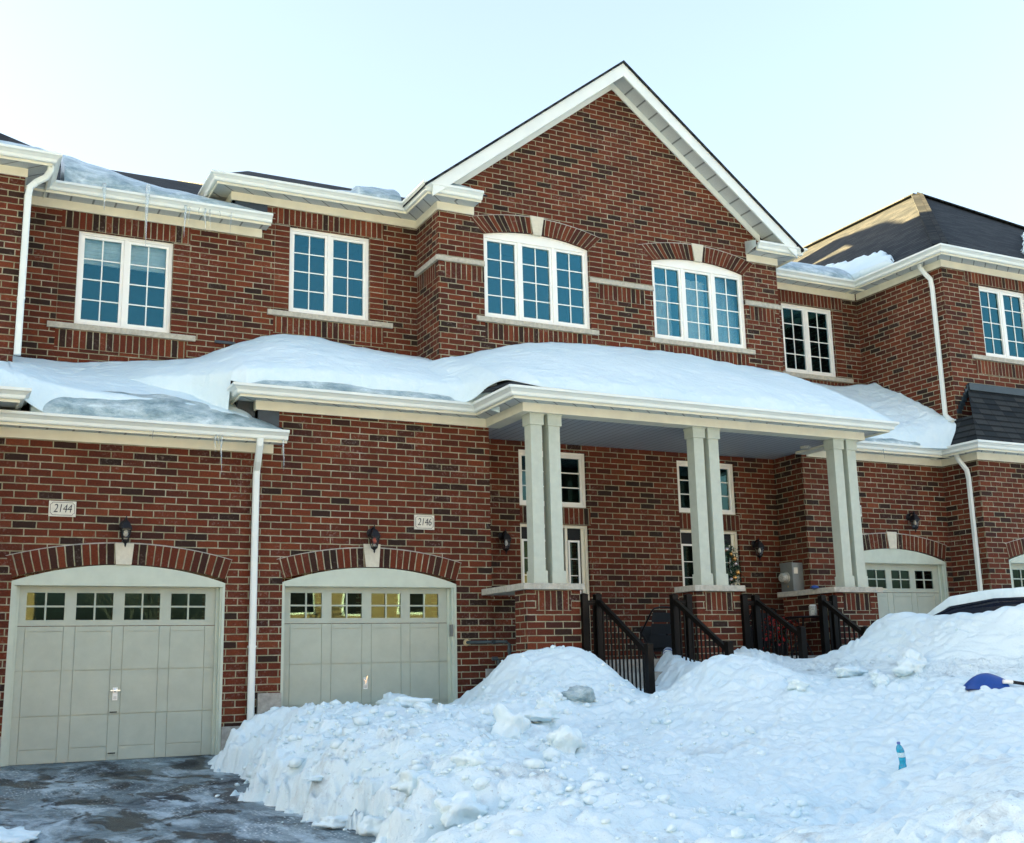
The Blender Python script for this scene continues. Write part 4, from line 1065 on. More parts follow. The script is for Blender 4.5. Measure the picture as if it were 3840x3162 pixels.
# gas pipe
GP = thing('gas_pipe', (6.62, 14.5, .31), 'dark gas pipe coming out of the brick beside the left pier', 'pipe')
mb = MB(); mb.pipe([(6.62, A-.001, .305), (6.62, 14.53, .305), (6.65, 14.50, .305), (6.98, 14.32, .302), (7.06, 14.27, .30), (7.09, 14.25, .27), (7.09, 14.25, -.3)], .022, 12); mb.pipe([(6.95, 14.30, -.3), (6.95, 14.30, .06), (6.93, 14.30, .08), (6.86, 14.32, .08)], .026, 12)
mb.build('pipe_run', 'pipe', GP, smooth=True)
mb = MB(); mb.lathe((6.62, A-.004, .305), [(.05, 0), (.045, .02), (.025, .03)], 12, rot=Matrix.Rotation(R(90), 3, 'X')); mb.build('wall_flange', 'orange_pipe', GP)
mb = MB()
for z in (.18, .02): mb.lathe((7.09, 14.25, z), [(.032, -.02), (.032, .02)], 12)
mb.lathe((6.90, 14.35, .303), [(.031, -.02), (.031, .02)], 12, rot=Matrix.Rotation(R(90), 3, 'X')); mb.build('coupling', 'pipe', GP)
# loose concrete slab leaning by the garage
mb = MB(); mb.box(3.735, 4.03, A-.085, A-.03, -.98, -.285); SL = mb.build('concrete_slab', 'concrete'); tag(SL, 'flat grey concrete slab standing against the brick between downspout and garage door', 'slab')

# ------------------------------------------------------------------ parked car behind the bank
CAR = thing('parked_car', (12.75, 10.9, -.68), 'dark parked car mostly hidden behind the high snow bank at right', 'car')
def carbody():
    zb = -.72; dy = .3; prof = [(13.0, .30), (13.02, .62), (12.9, .80), (11.95, .92), (11.75, .95), (10.95, 1.33), (10.2, 1.40), (9.3, 1.38), (8.75, 1.20), (8.45, .95), (8.38, .45), (8.5, .28)]
    mb = MB(); n = len(prof)
    xs = [(11.95, .10), (12.0, .0), (13.6, .0), (13.65, .10)]
    rings = []
    for x, ins in xs:
        rings.append([(x+(.17*(1 if x < 12.8 else -1) if z > .96 else 0), dy+y+(ins if y < 10 else -ins), zb+z-(ins*.5 if z > 1.0 else 0)) for y, z in prof])
    for i in range(len(rings)-1):
        for j in range(n): mb.face([rings[i][j], rings[i+1][j], rings[i+1][(j+1) % n], rings[i][(j+1) % n]])
    mb.face(rings[0]); mb.face(rings[-1][::-1]); mb.build('body', 'carpaint', CAR, merge=True)
    g = MB()
    for x in (12.0, 13.6):
        s = -1 if x < 12.8 else 1
        q = [(x+s*.006, 11.95, zb+.97), (x+s*.006-s*.155, 11.25, zb+1.28), (x+s*.006-s*.16, 9.6, zb+1.33), (x+s*.006, 9.15, zb+1.0)]
        g.face(q); g.face(q[::-1])
    g.build('side_window', 'black', CAR)
    for y in (12.4, 9.5):
        for x in (11.98, 13.4):
            w = MB(); w.lathe((x, y, zb+.32), [(.20, -.0), (.32, .01), (.32, .20), (.20, .21)], 24, rot=Matrix.Rotation(R(90), 3, 'Y')); Wh = w.build('wheel', 'black', CAR)
            w = MB(); w.lathe((x-.01 if x < 12.8 else x+.2, y, zb+.32), [(.02, 0), (.19, .0), (.19, .02)], 16, rot=Matrix.Rotation(R(90), 3, 'Y')); w.build('rim', 'silver', Wh)
    r = MB(); r.pipe([(12.02, 12.3, zb+.93), (12.10, 11.7, zb+1.15), (12.15, 11.2, zb+1.33), (12.16, 10.5, zb+1.40), (12.15, 9.6, zb+1.37)], .018, 8); r.build('roof_rail', 'carpaint', CAR)
carbody()

# ------------------------------------------------------------------ snow shovel
SH = thing('snow_shovel', (10.35, 9.2, -.40), 'blue snow shovel lying on the bank at the right edge', 'shovel')
def shovel():
    mb = MB(); nu, nv = 18, 8
    O = Vector((10.02, 9.12, -.385)); ax = Vector((.892, -.451, 0)); bk = Vector((.451, .892, 0))
    def H(u): return .165*(1-((u-.62)/.62)**2*(1 if u < .62 else 1.1)) if u > 0 else 0
    def P(u, v, k):
        w = 1-.35*max(0, (u-.75)/.25)**2
        return O+ax*(.46*u)+bk*(.20*v*w+.03)+Vector((0, 0, H(u)*math.sin(v*1.45)+.012-k))
    for k in (0, .007):
        for i in range(nu):
            for j in range(nv):
                q = [P(i/nu, j/nv, k), P((i+1)/nu, j/nv, k), P((i+1)/nu, (j+1)/nv, k), P(i/nu, (j+1)/nv, k)]
                mb.face(q if k == 0 else q[::-1])
    mb.build('blade', 'bluep', SH, smooth=True)
    B = O+ax*.40+bk*.06+Vector((0, 0, .085))
    b = MB(); b.pipe([B, B+ax*.10-Vector((0, 0, .008))], .022, 12); b.build('socket', 'pvc', SH)
    b = MB(); b.pipe([B+ax*.09-Vector((0, 0, .006)), B+ax*.32-Vector((0, 0, .045)), B+ax*1.2-Vector((0, 0, .10))], .018, 12); b.build('handle', 'black', SH)
    b = MB(); b.pipe([B+ax*.30-Vector((0, 0, .041)), B+ax*.34-Vector((0, 0, .046))], .023, 12); b.build('collar', 'bluep', SH)
shovel()

# ------------------------------------------------------------------ ground: driveway, road sheet, snow banks
mb = MB(); mb.face([(-30, 2, drive_z(2)), (11.5, 2, drive_z(2)), (11.5, 14.74, -1.0), (-30, 14.74, -1.0)]); mb.face([(-30, 2, -1.7), (-30, 14.74, -1.7), (11.5, 14.74, -1.7), (11.5, 2, -1.7)])
tag(mb.build('driveway', 'asphalt'), kind='structure')
mb = MB(); mb.face([(-400, -400, -1.62), (400, -400, -1.62), (400, 600, -1.62), (-400, 600, -1.62)]); tag(mb.build('ground', 'rsnow'), kind='structure')
TP = [(3.31,14.39,-1.000),(3.04,12.86,-1.146),(2.93,11.53,-1.128),(2.97,10.32,-1.183),(3.04,9.83,-1.205),(3.08,9.44,-1.222),(3.13,9.10,-1.238),(3.16,8.79,-1.252),(3.12,8.42,-1.268),(3.48,14.00,-0.752),(3.36,13.60,-0.849),(3.76,14.30,-0.694),(4.06,14.40,-0.731),(4.74,14.35,-0.620),(5.52,14.35,-0.490),(6.29,14.55,-0.534),(3.36,13.30,-0.831),(3.56,13.20,-0.676),(3.90,12.60,-0.611),(4.18,12.00,-0.589),(4.77,11.80,-0.661),(4.86,13.60,-0.584),(3.43,9.90,-0.794),(4.29,10.80,-0.651),(4.82,10.90,-0.625),(3.41,10.90,-0.823),(3.36,11.70,-0.773),(2.97,11.00,-0.936),(3.15,10.35,-1.026),(3.26,9.60,-1.051),(3.51,9.20,-0.905),(3.36,8.75,-1.057),(3.76,8.90,-0.875),(3.33,7.90,-1.107),(3.76,8.00,-0.981),(3.29,7.00,-1.113),(4.93,8.60,-0.925),(4.00,7.00,-1.063),(4.61,9.80,-0.782),(5.36,10.80,-0.638),(6.21,10.80,-0.676),(6.95,12.60,0.183),(6.67,12.60,0.106),(6.34,12.70,0.085),(6.26,12.90,-0.032),(6.29,13.50,-0.271),(6.28,14.20,-0.508),(7.29,12.60,0.155),(7.40,12.50,0.086),(7.52,12.30,-0.095),(7.60,12.10,-0.239),(7.75,11.80,-0.420),(6.55,11.90,-0.190),(5.96,11.40,-0.432),(5.90,12.00,-0.388),(6.57,11.40,-0.401),(6.92,11.20,-0.487),(9.07,13.60,0.016),(9.33,13.60,0.116),(9.62,13.50,-0.128),(8.16,12.30,-0.444),(8.60,12.60,-0.326),(8.80,14.00,-0.516),(7.87,11.50,-0.255),(8.07,11.50,-0.140),(8.23,11.50,-0.054),(8.39,11.50,0.008),(8.56,11.50,0.045),(8.77,11.50,0.051),(8.87,11.30,0.015),(8.94,11.00,-0.078),(9.81,12.90,0.120),(10.13,12.90,0.111),(10.17,12.50,0.011),(10.36,12.20,-0.064),(10.72,12.20,-0.014),(11.00,12.10,0.121),(11.11,12.00,0.142),(11.34,12.00,0.290),(11.38,11.80,0.466),(11.41,11.60,0.552),(11.38,11.30,0.509),(11.47,10.80,0.489),(11.44,10.30,0.478),(11.49,9.90,0.500),(11.47,9.50,0.507),(8.14,10.00,-0.480),(6.96,8.60,-0.839),(5.96,7.40,-1.081),(5.29,6.60,-1.235),(9.63,10.90,-0.268),(10.00,10.10,-0.276),(10.95,11.00,0.166),(8.86,9.00,-0.629),(7.64,7.80,-0.891),(6.72,6.90,-1.089),(6.01,6.20,-1.198),(10.29,9.00,-0.373),(11.21,9.40,0.050),(8.94,7.60,-0.675),(7.49,6.40,-0.816),(6.58,5.60,-0.802),(6.03,5.40,-0.892),(5.57,5.30,-1.004),(5.22,4.50,-0.843),(4.93,4.50,-0.916),(7.02,10.20,-0.689),(5.83,8.50,-0.973),(4.91,7.20,-1.156),(7.91,10.70,-0.382),(7.30,13.40,0.002),(8.00,13.40,-0.181),(6.30,14.60,-0.599),(6.70,13.90,-0.089),(8.60,12.90,-0.265),(8.60,13.35,-0.395),(8.35,12.55,-0.348),(8.70,12.55,-0.115),(9.00,12.90,-0.007),(9.40,12.90,-0.170),(9.50,12.40,-0.252),(7.90,14.50,0.020),(9.30,15.30,-0.006),(10.40,15.30,0.020),(12.20,14.80,0.020),(11.20,13.00,-0.200),(12.00,13.10,-0.050),(11.30,12.60,-0.196),(12.60,12.60,0.000),(12.60,11.30,-0.300),(12.80,10.00,-0.500),(12.80,9.00,-0.600),(14.00,12.00,-0.400),(14.50,14.70,-0.450),(16.00,13.00,-0.400),(13.00,7.00,-0.900),(5.00,14.60,-0.785),(4.00,14.50,-0.933),(4.00,4.00,-1.500),(6.00,3.00,-1.300),(8.00,4.00,-1.000),(6.20,4.60,-1.050),(3.50,6.00,-1.450),(9.00,7.00,-0.800),(10.00,8.20,-0.600),(11.00,6.00,-0.900),(2.60,12.00,-1.350),(2.20,14.00,-1.300),(2.70,10.50,-1.400),(3.00,9.00,-1.500),(2.20,8.00,-1.600),(1.00,11.00,-1.400),(1.00,14.00,-1.300),(0.00,9.00,-1.500),(3.40,7.60,-1.500),(-1.00,12.00,-1.400),(-1.00,5.00,-1.700),(1.50,5.00,-1.700),(5.80,13.12,-0.723),(4.40,13.33,-0.720),(8.91,14.58,-0.387),(9.41,14.60,-0.429)]
f = tps(TP, 2e-3)
def snow_h(x, y):
    x0 = x
    wq = np.clip((6.5-x)/1.5, 0, 1)*np.clip((14.0-y)/.8, 0, 1)
    x = x+wq*(fbm(y*2.2, y*0+3.3, 4, 77)*.30+fbm(y*9, x*1.2, 2, 78)*.05)
    z = f(x, y)
    g = -1.0-.045*(14.6-y)
    x = x+wq*fbm(y*6.5, z*9, 3, 91, .6)*.16
    z = f(x, y)
    z = z+wq*.16*(1-np.exp(-np.clip(z-g, 0, 2)/.06))
    h = np.clip(z-g, 0, 1)            # snow depth
    rough = np.clip((6.9-x)/1.8, 0, 1)*np.clip((y-6.0)/2, 0, 1)
    rough = np.maximum(rough, np.clip((7.4-y)/2.0, 0, 1)*.5)
    am = np.clip((z-g+.08)/.25, 0, 1)
    d = fbm(x*1.3, y*1.3, 4, 3)*.07*(.35+.65*rough)
    d += fbm(x*4.2, y*4.2, 4, 11, .55)*(.004+.066*rough)
    # wind and melt ripples, diagonal dimples on the smooth right-hand bank
    u = x*.90+y*.43; v = -x*.43+y*.90; wb = np.clip((x-9.7)/.8, 0, 1)*np.clip((z+.25)/.2, 0, 1); u = u*(1-wb)+(y*.9+z*.5)*wb; v = v*(1-wb)+(z*1.9-y*.3)*wb
    rp = np.abs(fbm(u*3.6+vn(x*2, y*2, 5)*.8, v*6.0, 2, 21))
    d += (rp-.22)*.072*(1-.75*rough)
    d += (np.abs(vn(u*8.0+vn(u*2, v*3, 8), v*9.5, 31))-.2)*.072*(1-.6*rough)
    # clumps of shovelled snow
    cl = np.clip(fbm(x*9, y*9, 2, 41)-.18, 0, 1)
    d += cl*.13*rough
    lp = np.clip(1-np.hypot((x-7.3)/1.3, (y-12.6)/.9), 0, 1)
    return z+d*am*(1-.35*np.clip(lp*2, 0, 1))
xs = np.linspace(-.6, 15.0, 980); ys = 2.4+(15.2-2.4)*np.linspace(0, 1, 640)
X, Y = np.meshgrid(xs, ys); Z = snow_h(X, Y)
Z = np.where((Y > 14.45) & (X < 12.0), np.minimum(Z, np.where(X < 7.0, .0, .12)), Z)
near = np.clip((Y-2.4)/1.2, 0, 1); Z = Z*near+(-1.75)*(1-near)
Z = np.maximum(Z, -1.9)
dirt = np.clip((8.2-X)/3, 0, 1)*np.clip((11.8-Y)/2.5, .15, 1); dirt = np.maximum(dirt, np.clip((7.9-Y)/1.5, 0, 1)*.8)
tag(grid_mesh('snow_covered_ground', X, Y, Z, 'snow', attr=dirt), kind='structure')

def hz(x, y): return float(snow_h(np.array([[x]]), np.array([[y]]))[0, 0])
# ------------------------------------------------------------------ water bottle
BX, BY = 7.42, 7.54; BZ = hz(BX, BY)-.004
BT = thing('water_bottle', (BX, BY, BZ), 'blue plastic water bottle with white label standing tilted in the snow', 'bottle')
def bottle():
    o = Vector((BX, BY, BZ-.004)); rot = Matrix.Rotation(R(-9), 3, 'Y') @ Matrix.Rotation(R(6), 3, 'X')
    def shape(prof, nm, mat, n=24, bend=0):
        mb = MB(); rings = []
        for r_, z in prof:
            sh = .010*math.sin((z-.02)/.23*math.pi*1.6)
            rings.append([o+rot @ Vector((r_*math.cos(2*math.pi*i/n)+sh, r_*math.sin(2*math.pi*i/n), z)) for i in range(n)])
        for i in range(len(rings)-1):
            for j in range(n): mb.face([rings[i][j], rings[i][(j+1) % n], rings[i+1][(j+1) % n], rings[i+1][j]])
        mb.face(rings[0][::-1]); mb.face(rings[-1]); mb.build(nm, mat, BT, smooth=True)
    pr = [(.012, .004), (.028, .0), (.034, .008)]
    for k in range(8): pr += [(.0335 if k < 3 else .028+abs(k-4)*.0008, .014+k*.0125), (.0312 if k < 3 else .0265+abs(k-4)*.0008, .020+k*.0125)]
    pr += [(.0305, .118), (.0325, .16), (.0325, .172), (.030, .188), (.022, .208), (.012, .222), (.0115, .228)]
    shape(pr, 'bottle_body', 'bottle'); shape([(.0312, .118), (.0330, .122), (.0332, .156), (.0332, .158)], 'label_band', 'label'); shape([(.0145, .226), (.0148, .228), (.0148, .240), (.013, .243)], 'cap', 'cap')
bottle()

# lumps that can be told apart
def chunk(x, y, r, lab, seed, sq=(1, .9, .8), mat='rsnow', up=.35):
    c = Vector((x, y, max(hz(x, y), drive_z(y))+r*up)); vs, fs = ico(c, r, 4, .20, sq, seed)
    a = np.array([(v.x, v.y, v.z) for v in vs])-np.array(c)
    k = 1+.34*fbm(a[:, 0]/r*1.3+seed, a[:, 2]/r*1.3+a[:, 1]/r*.9, 5, seed, .68)
    vs2 = [Vector(q*kk)+c for q, kk in zip(a, k)]
    tag(ico_obj('snow_chunk' if mat == 'rsnow' else 'ice_chunk', [(vs2, fs, 0)], [mat], None, True, c), lab, 'snow chunk' if mat == 'rsnow' else 'ice chunk', 'lumps of snow on the banks')
for a in ((4.83, 9.74, .17, 'tall upright lump of snow on the bank, the largest, below the left pier', 1, (.85, .8, 1.15)),
    (4.84, 8.73, .17, 'big squarish snow lump right of and nearer than the tall upright one', 2, (1.1, .9, .85)),
    (5.59, 10.65, .22, 'flat dirty slab of crusted snow behind the two biggest lumps', 3, (1.15, .7, .30)),
    (5.75, 10.75, .11, 'lump of snow sitting on the flat crusted slab', 33, (1, .8, .9), 'rsnow', 1.1),
    (6.50, 11.41, .17, 'greyish translucent ice shard lying on the left snow pile', 4, (1.15, .6, .55), 'ice', .12),
    (6.17, 11.35, .09, 'rounded snow lump beside the greyish ice shard', 5, (1, .9, .9)),
    (10.41, 10.26, .17, 'upper lump of snow on the right bank above the shovel', 6, (1.1, .8, .7)),
    (10.21, 10.15, .15, 'beige crusted block of snow just under the upper lump on the right bank', 7, (1.3, .8, .65)),
    (9.98, 10.87, .15, 'wide low snow lump in the hollow left of the right bank', 8, (1.5, .8, .5)),
    (10.01, 10.45, .09, 'small snow ball on the right bank slope, farther of two', 9),
    (9.74, 10.11, .10, 'small snow ball on the right bank slope, nearer of two', 10),
    (8.65, 10.23, .10, 'lone round snow ball on the smooth slope', 11, (1.2, .9, .7)),
    (3.02, 9.75, .07, 'flat bit of snow on the asphalt, farther one', 12, (1.6, .8, .35)),
    (3.05, 9.25, .11, 'long flat lump of snow on the asphalt by the bank edge', 13, (1.5, .7, .45)),
    (3.22, 8.85, .12, 'knobbly snow lump at the foot of the bank beside the asphalt', 14, (1.1, .9, .8)),
    (3.42, 8.48, .14, 'broad rounded snow lump at the foot of the bank', 15, (1.2, .9, .7)),
    (2.98, 8.05, .06, 'small snow lump lying alone on the asphalt', 16, (1.2, .9, .7)),
    (3.48, 7.83, .15, 'big pale snow block at the bottom edge of the photo', 17, (1.2, .9, .75)),
    (3.75, 8.25, .10, 'snow lump behind the big pale block near the bottom edge', 18, (1.1, .9, .8)),
    (5.36, 14.1, .15, 'jagged snow lump on the bank in front of the 2146 garage door', 19, (1.5, .8, .7)),
    (4.72, 11.89, .13, 'rounded lump on the rim of the left bank', 20, (1.6, .9, .5))): chunk(*a)
chunk(.58, 9.75, .21, 'low snow heap at the bottom left corner of the driveway', 23, (1.3, 1.1, .45), 'rsnow', .1)

rnd = random.Random(12); items = []
for i in range(1700):
    k = rnd.random()
    if k < .40: x, y = rnd.uniform(3.1, 7.6), rnd.gauss(11.3, 1.4)
    elif k < .80: x, y = rnd.gauss(3.3, .3)+rnd.random()**2*2.0, rnd.uniform(6.8, 12.5)
    elif k < .82: x, y = rnd.gauss(9.9, .5), rnd.gauss(10.3, .4)
    else: x, y = rnd.uniform(3.2, 6), rnd.uniform(5.8, 9.5)
    if not (2.0 < x < 12 and 3.5 < y < 14.2): continue
    zz = max(hz(x, y), drive_z(y)); r_ = min(.075, .006+rnd.expovariate(95)*(2.2 if i % 9 == 0 else 1))
    if zz-drive_z(y) < .02 and rnd.random() < .55: continue
    vs, fs = ico((x, y, zz+r_*.25), r_, 1, .3, (1.2, 1, .8), i); items.append((vs, fs, 0))
tag(ico_obj('snow_crumbs', items, ['rsnow']), 'loose crumbs of shovelled snow strewn over the banks and driveway edge', 'snow crumbs', kind='stuff')

# ------------------------------------------------------------------ snow and ice on the roofs
def interp(x, pts):
    xp = [p[0] for p in pts]; fp = [p[1] for p in pts]
    k = np.interp(x, xp, fp)
    return k
def sm(x, pts, w=.25):
    return sum(interp(x+d*w, pts) for d in (-1, -.5, 0, .5, 1))/5
def roof_snow(x0, x1, yf, yb, front, back, roofz, label, rgh=1.0, nx=260, ny=90, power=.85, seed=0, yb_step=None, endl=.5, endr=.5, loc=None, lip=.07, name='roof_snow', mat='rsnow'):
    xs = np.linspace(x0, x1, nx); s = np.linspace(0, 1, ny)**1.35
    X, S = np.meshgrid(xs, s); YF = yf(X); YB = yb(X)
    wob = fbm(X*1.7, X*0+seed, 4, seed)*.10
    YF = YF+wob*.5*np.clip(1-S*3, 0, 1)
    Y = YF+(YB-YF)*S
    rz_ = roofz(X, Y)+.006
    fz, bz = front(X), back(X)
    top = fz+(bz-fz)*S**power
    th = top-rz_
    e = 1-np.clip(1-(S*(YB-YF))/lip, 0, 1)**2.5
    el = 1-np.clip(1-(X-x0)/max(endl, 1e-3), 0, 1)**2.2 if endl else 1
    er = 1-np.clip(1-(x1-X)/max(endr, 1e-3), 0, 1)**2.2 if endr else 1
    T = th*e*el*er
    d = fbm(X*1.1, Y*1.1, 4, seed)*.05+fbm(X*5, Y*7, 3, seed+5)*.016+np.abs(fbm((X+Y*.3)*3.0, Y*9, 2, seed+9))*.018
    d = d*rgh
    Z = rz_+np.maximum(.012, T+d*np.clip(T/.1, 0, 1))
    o = grid_mesh(name, X, Y, Z, mat, bottom=rz_-.003)
    return tag(o, label, 'roof snow' if mat == 'rsnow' else 'ice', None)
rs = []
# over the left garage
def bl(x, a, b): t_ = np.clip((x-a)/(b-a), 0, 1); return t_*t_*(3-2*t_)
def rs1top(x, y): return sm(x, [(-4, 3.52), (.5, 3.46), (1.2, 3.36), (2.8, 3.30), (3.2, 3.22), (3.6, 3.14)])+(sm(x, [(-4, 3.90), (.45, 3.90), (.72, 4.26), (1.3, 4.20), (2.2, 4.30), (3.1, 4.40), (3.4, 4.48), (3.7, 4.66)], .1)-sm(x, [(-4, 3.52), (.5, 3.46), (1.2, 3.36), (2.8, 3.30), (3.2, 3.22), (3.6, 3.14)]))*np.clip((y-14.36)/2.04, 0, 1.2)**1.15
rs.append(roof_snow(-3.5, 3.70, lambda x: 13.95+.41*bl(x, .35, 1.35), lambda x: np.where(x < .67, 15.5, 16.4), lambda x: sm(x, [(-4, 3.52), (.5, 3.46), (1.2, 3.36), (2.8, 3.30), (3.2, 3.22), (3.6, 3.14)]), lambda x: np.where(x < .67, 3.88, 1)*np.where(x < .67, 1, sm(x, [(.5, 4.25), (1.3, 4.20), (2.2, 4.30), (3.1, 4.40), (3.4, 4.48), (3.7, 4.66)], .1)), lambda x, y: (3.17+(y-13.89)*.38)*(1-bl(x, .5, 1.2))+(2.985+(y-14.29)*.4136)*bl(x, .5, 1.2), 'long snow drift on the lower roof above the 2144 garage', seed=3, power=1.15, endr=.35, endl=0, lip=.16))
rs.append(roof_snow(1.9, 6.80, lambda x: np.interp(x, [1.9, 2.9, 3.25, 3.45, 6.3, 6.62, 6.8], [15.5, 14.95, 14.55, 14.36, 14.34, 14.2, 13.8]), lambda x: np.full_like(x, 16.4), lambda x: sm(x, [(1.9, 3.86), (2.9, 3.76), (3.25, 3.76), (3.6, 3.79), (6.4, 3.77), (6.8, 3.76)], .15), lambda x: sm(x, [(1.9, 4.30), (2.3, 4.31), (2.8, 4.37), (3.2, 4.43), (3.66, 4.67), (4.08, 4.84), (4.45, 4.92), (5, 4.95), (5.5, 4.90), (6, 4.84), (6.6, 4.82)], .15), lambda x, y: np.where(x < 3.27, rs1top(x, y)-.05, 3.57+(y-14.28)*.418), 'rounded snow hump on the roof above the 2146 garage', seed=8, power=.78, endl=1.3, endr=0, lip=.12))
rs.append(roof_snow(5.5, 13.46, lambda x: np.interp(x, [5.5, 6.2, 6.5, 6.68, 6.82, 7.15, 13.5], [14.8, 14.42, 14.22, 13.95, 13.6, 13.2, 13.13]), lambda x: np.full_like(x, 15.515), lambda x: sm(x, [(5.5, 3.90), (6.2, 3.83), (6.5, 3.78), (6.75, 3.74), (7.2, 3.66), (13.4, 3.63)], .12), lambda x: sm(x, [(5.5, 4.44), (6.2, 4.50), (6.6, 4.55), (7, 4.63), (7.4, 4.77), (7.9, 4.9), (8.5, 5.0), (9.2, 5.05), (10.1, 5.08), (11.1, 5.06), (12.1, 5.01), (12.9, 4.98), (13.4, 4.92)], .12), lambda x, y: (3.57+(y-14.21)*.418)*(1-bl(x, 6.45, 6.85))+(3.575+(y-13.09)*.42)*bl(x, 6.45, 6.85), 'broad smooth snow blanket on the porch roof over the columns', nx=460, seed=15, power=.80, endl=1.4, endr=.40, lip=.16))
rs.append(roof_snow(13.0, 16.142, lambda x: np.interp(x, [13, 15.2, 15.7, 16.14], [14.46, 14.44, 14.28, 14.02]), lambda x: np.interp(x, [13, 15.3, 16.14], [16.53, 16.53, 16.2]), lambda x: sm(x, [(13, 3.72), (15, 3.72), (15.8, 3.76), (16.14, 3.80)], .1), lambda x: sm(x, [(13, 5.0), (14, 5.08), (14.7, 5.15), (16.2, 5.15)], .1), lambda x, y: np.maximum(3.52, 3.55+(y-14.47)*.6776), 'snow slipping down the valley beside the right-hand brick wall', rgh=1.6, seed=22, power=.90, endl=0, endr=0, lip=.30))
def ice_dam(path, z0, hs, depth, label, seed, n=160):
    """ice bank standing in the gutter: path (x,y)->(x,y), heights along it"""
    (xa, ya), (xb, yb) = path; t = np.linspace(0, 1, n); sec = np.linspace(0, 1, 14)
    T, S = np.meshgrid(t, sec)
    nx_, ny_ = (yb-ya), -(xb-xa); l = math.hypot(nx_, ny_); nx_ /= l; ny_ /= l    # outward
    X = xa+(xb-xa)*T; Y = ya+(yb-ya)*T
    H = np.interp(T, [p[0] for p in hs], [p[1] for p in hs])
    ln = math.hypot(xb-xa, yb-ya)
    H = np.maximum(.004, H*(1+.16*fbm(T*ln*1.6, T*0+seed, 3, seed)))
    a = S*math.pi*.5
    out = np.cos(a)*.10*np.clip(H/.2, .15, 1)+.0
    back = np.sin(a)**2*depth
    k = fbm(T*ln*3, S*2.0, 3, seed+3)*.02*np.clip(H/.15, 0, 1)
    X2 = X+nx_*(out-back+k); Y2 = Y+ny_*(out-back+k)
    Z = z0+H*np.sin(a)**.8+back*.30*(H > .01)
    o = grid_mesh('ice_dam', X2, Y2, Z, 'ice', bottom=np.full_like(Z, z0)-.0+back*.30)
    return tag(o, label, 'ice', None)
ice_dam([(.90, 14.36), (4.02, 14.36)], 3.0, [(0, .30), (.25, .34), (.5, .34), (.7, .27), (.85, .17), (.95, .08), (1, .02)], .30, 'thick grey ice bank in the gutter above the 2144 garage', 4)
ice_dam([(3.35, 14.36), (6.62, 14.36)], 3.575, [(0, .04), (.1, .15), (.3, .18), (.9, .17), (1, .06)], .26, 'grey band of ice under the snow above the 2146 garage', 9)
ice_dam([(1.25, 16.15), (4.19, 16.15)], 6.655, [(0, .56), (.12, .50), (.3, .40), (.5, .30), (.8, .21), (.97, .13), (1, .03)], .60, 'sloping grey ice bank on the upper left gutter', 14)
ice_dam([(4.85, 16.16), (6.25, 16.16)], 7.19, [(0, .03), (.3, .14), (.5, .17), (.55, .26), (.9, .30), (1, .30)], .35, 'ragged ice left of the gable on the upper gutter', 19)
ice_dam([(13.40, 16.28), (15.78, 16.28)], 7.18, [(0, .30), (.3, .34), (.7, .36), (1, .34)], .45, 'dirty ice bank in the upper gutter right of the gable', 24)
ice_dam([(13.60, 14.50), (15.80, 14.50)], 3.55, [(0, .12), (.4, .15), (.8, .17), (1, .24)], .25, 'ice under the snow on the far right garage gutter', 31)
ice_dam([(-3, 15.24), (1.14, 15.24)], 6.66, [(0, .16), (.7, .15), (.93, .13), (1, .05)], .25, 'low ice strip on the gutter of the house at the left edge', 36)
ice_dam([(6.55, 15.26), (7.36, 15.26)], 7.20, [(0, .03), (.25, .17), (.7, .14), (1, .04)], .3, 'small lump of ice on the eave return left of the gable', 41, 60)
ice_dam([(12.75, 15.26), (13.66, 15.26)], 7.20, [(0, .03), (.4, .12), (.8, .20), (1, .05)], .2, 'small lump of ice on the eave return right of the gable', 44, 60)
# snow left on the upper right roof
def patch(poly_fn, x0, x1, y0, y1, zf, label, th, seed, n=90):
    X, Y = np.meshgrid(np.linspace(x0, x1, n), np.linspace(y0, y1, n)); d = poly_fn(X, Y)+fbm(X*4, Y*4, 4, seed)*.22
    T = th*np.clip(d/.16, 0, 1)**.6; base = zf(X, Y)
    keep = d > -.05
    Z = base+np.where(keep, T+.006+fbm(X*6, Y*6, 3, seed+1)*.02*(T > .02), -.08)
    o = grid_mesh('roof_snow', X, Y, Z, 'rsnow', bottom=base-.03)
    kp = np.r_[keep.ravel(), keep.ravel()]
    bm = bmesh.new(); bm.from_mesh(o.data); bm.verts.ensure_lookup_table()
    bmesh.ops.delete(bm, geom=[v for v in bm.verts if v.index >= len(kp) or not kp[v.index]], context='VERTS'); bm.to_mesh(o.data); bm.free()
    return tag(o, label, 'roof snow')
patch(lambda X, Y: np.interp(Y, [15.0, 15.2, 16.1, 18.7, 22], [15.5, 15.95, 16.60, 17.5, 18.6])-X, 15.80, 18.9, 15.0, 22.0, lambda X, Y: 7.2+(X-15.79)*.753, 'tongue of snow at the foot of the sunlit hipped roof', .16, 51)
patch(lambda X, Y: np.minimum(X-18.55-(Y-14.4)*1.25, .95-np.abs(Y-15.3)), 18.0, 23.0, 14.15, 16.4, lambda X, Y: 7.2+(Y-13.94)*.753, 'snow patch on the dark roof at the right edge', .16, 57)

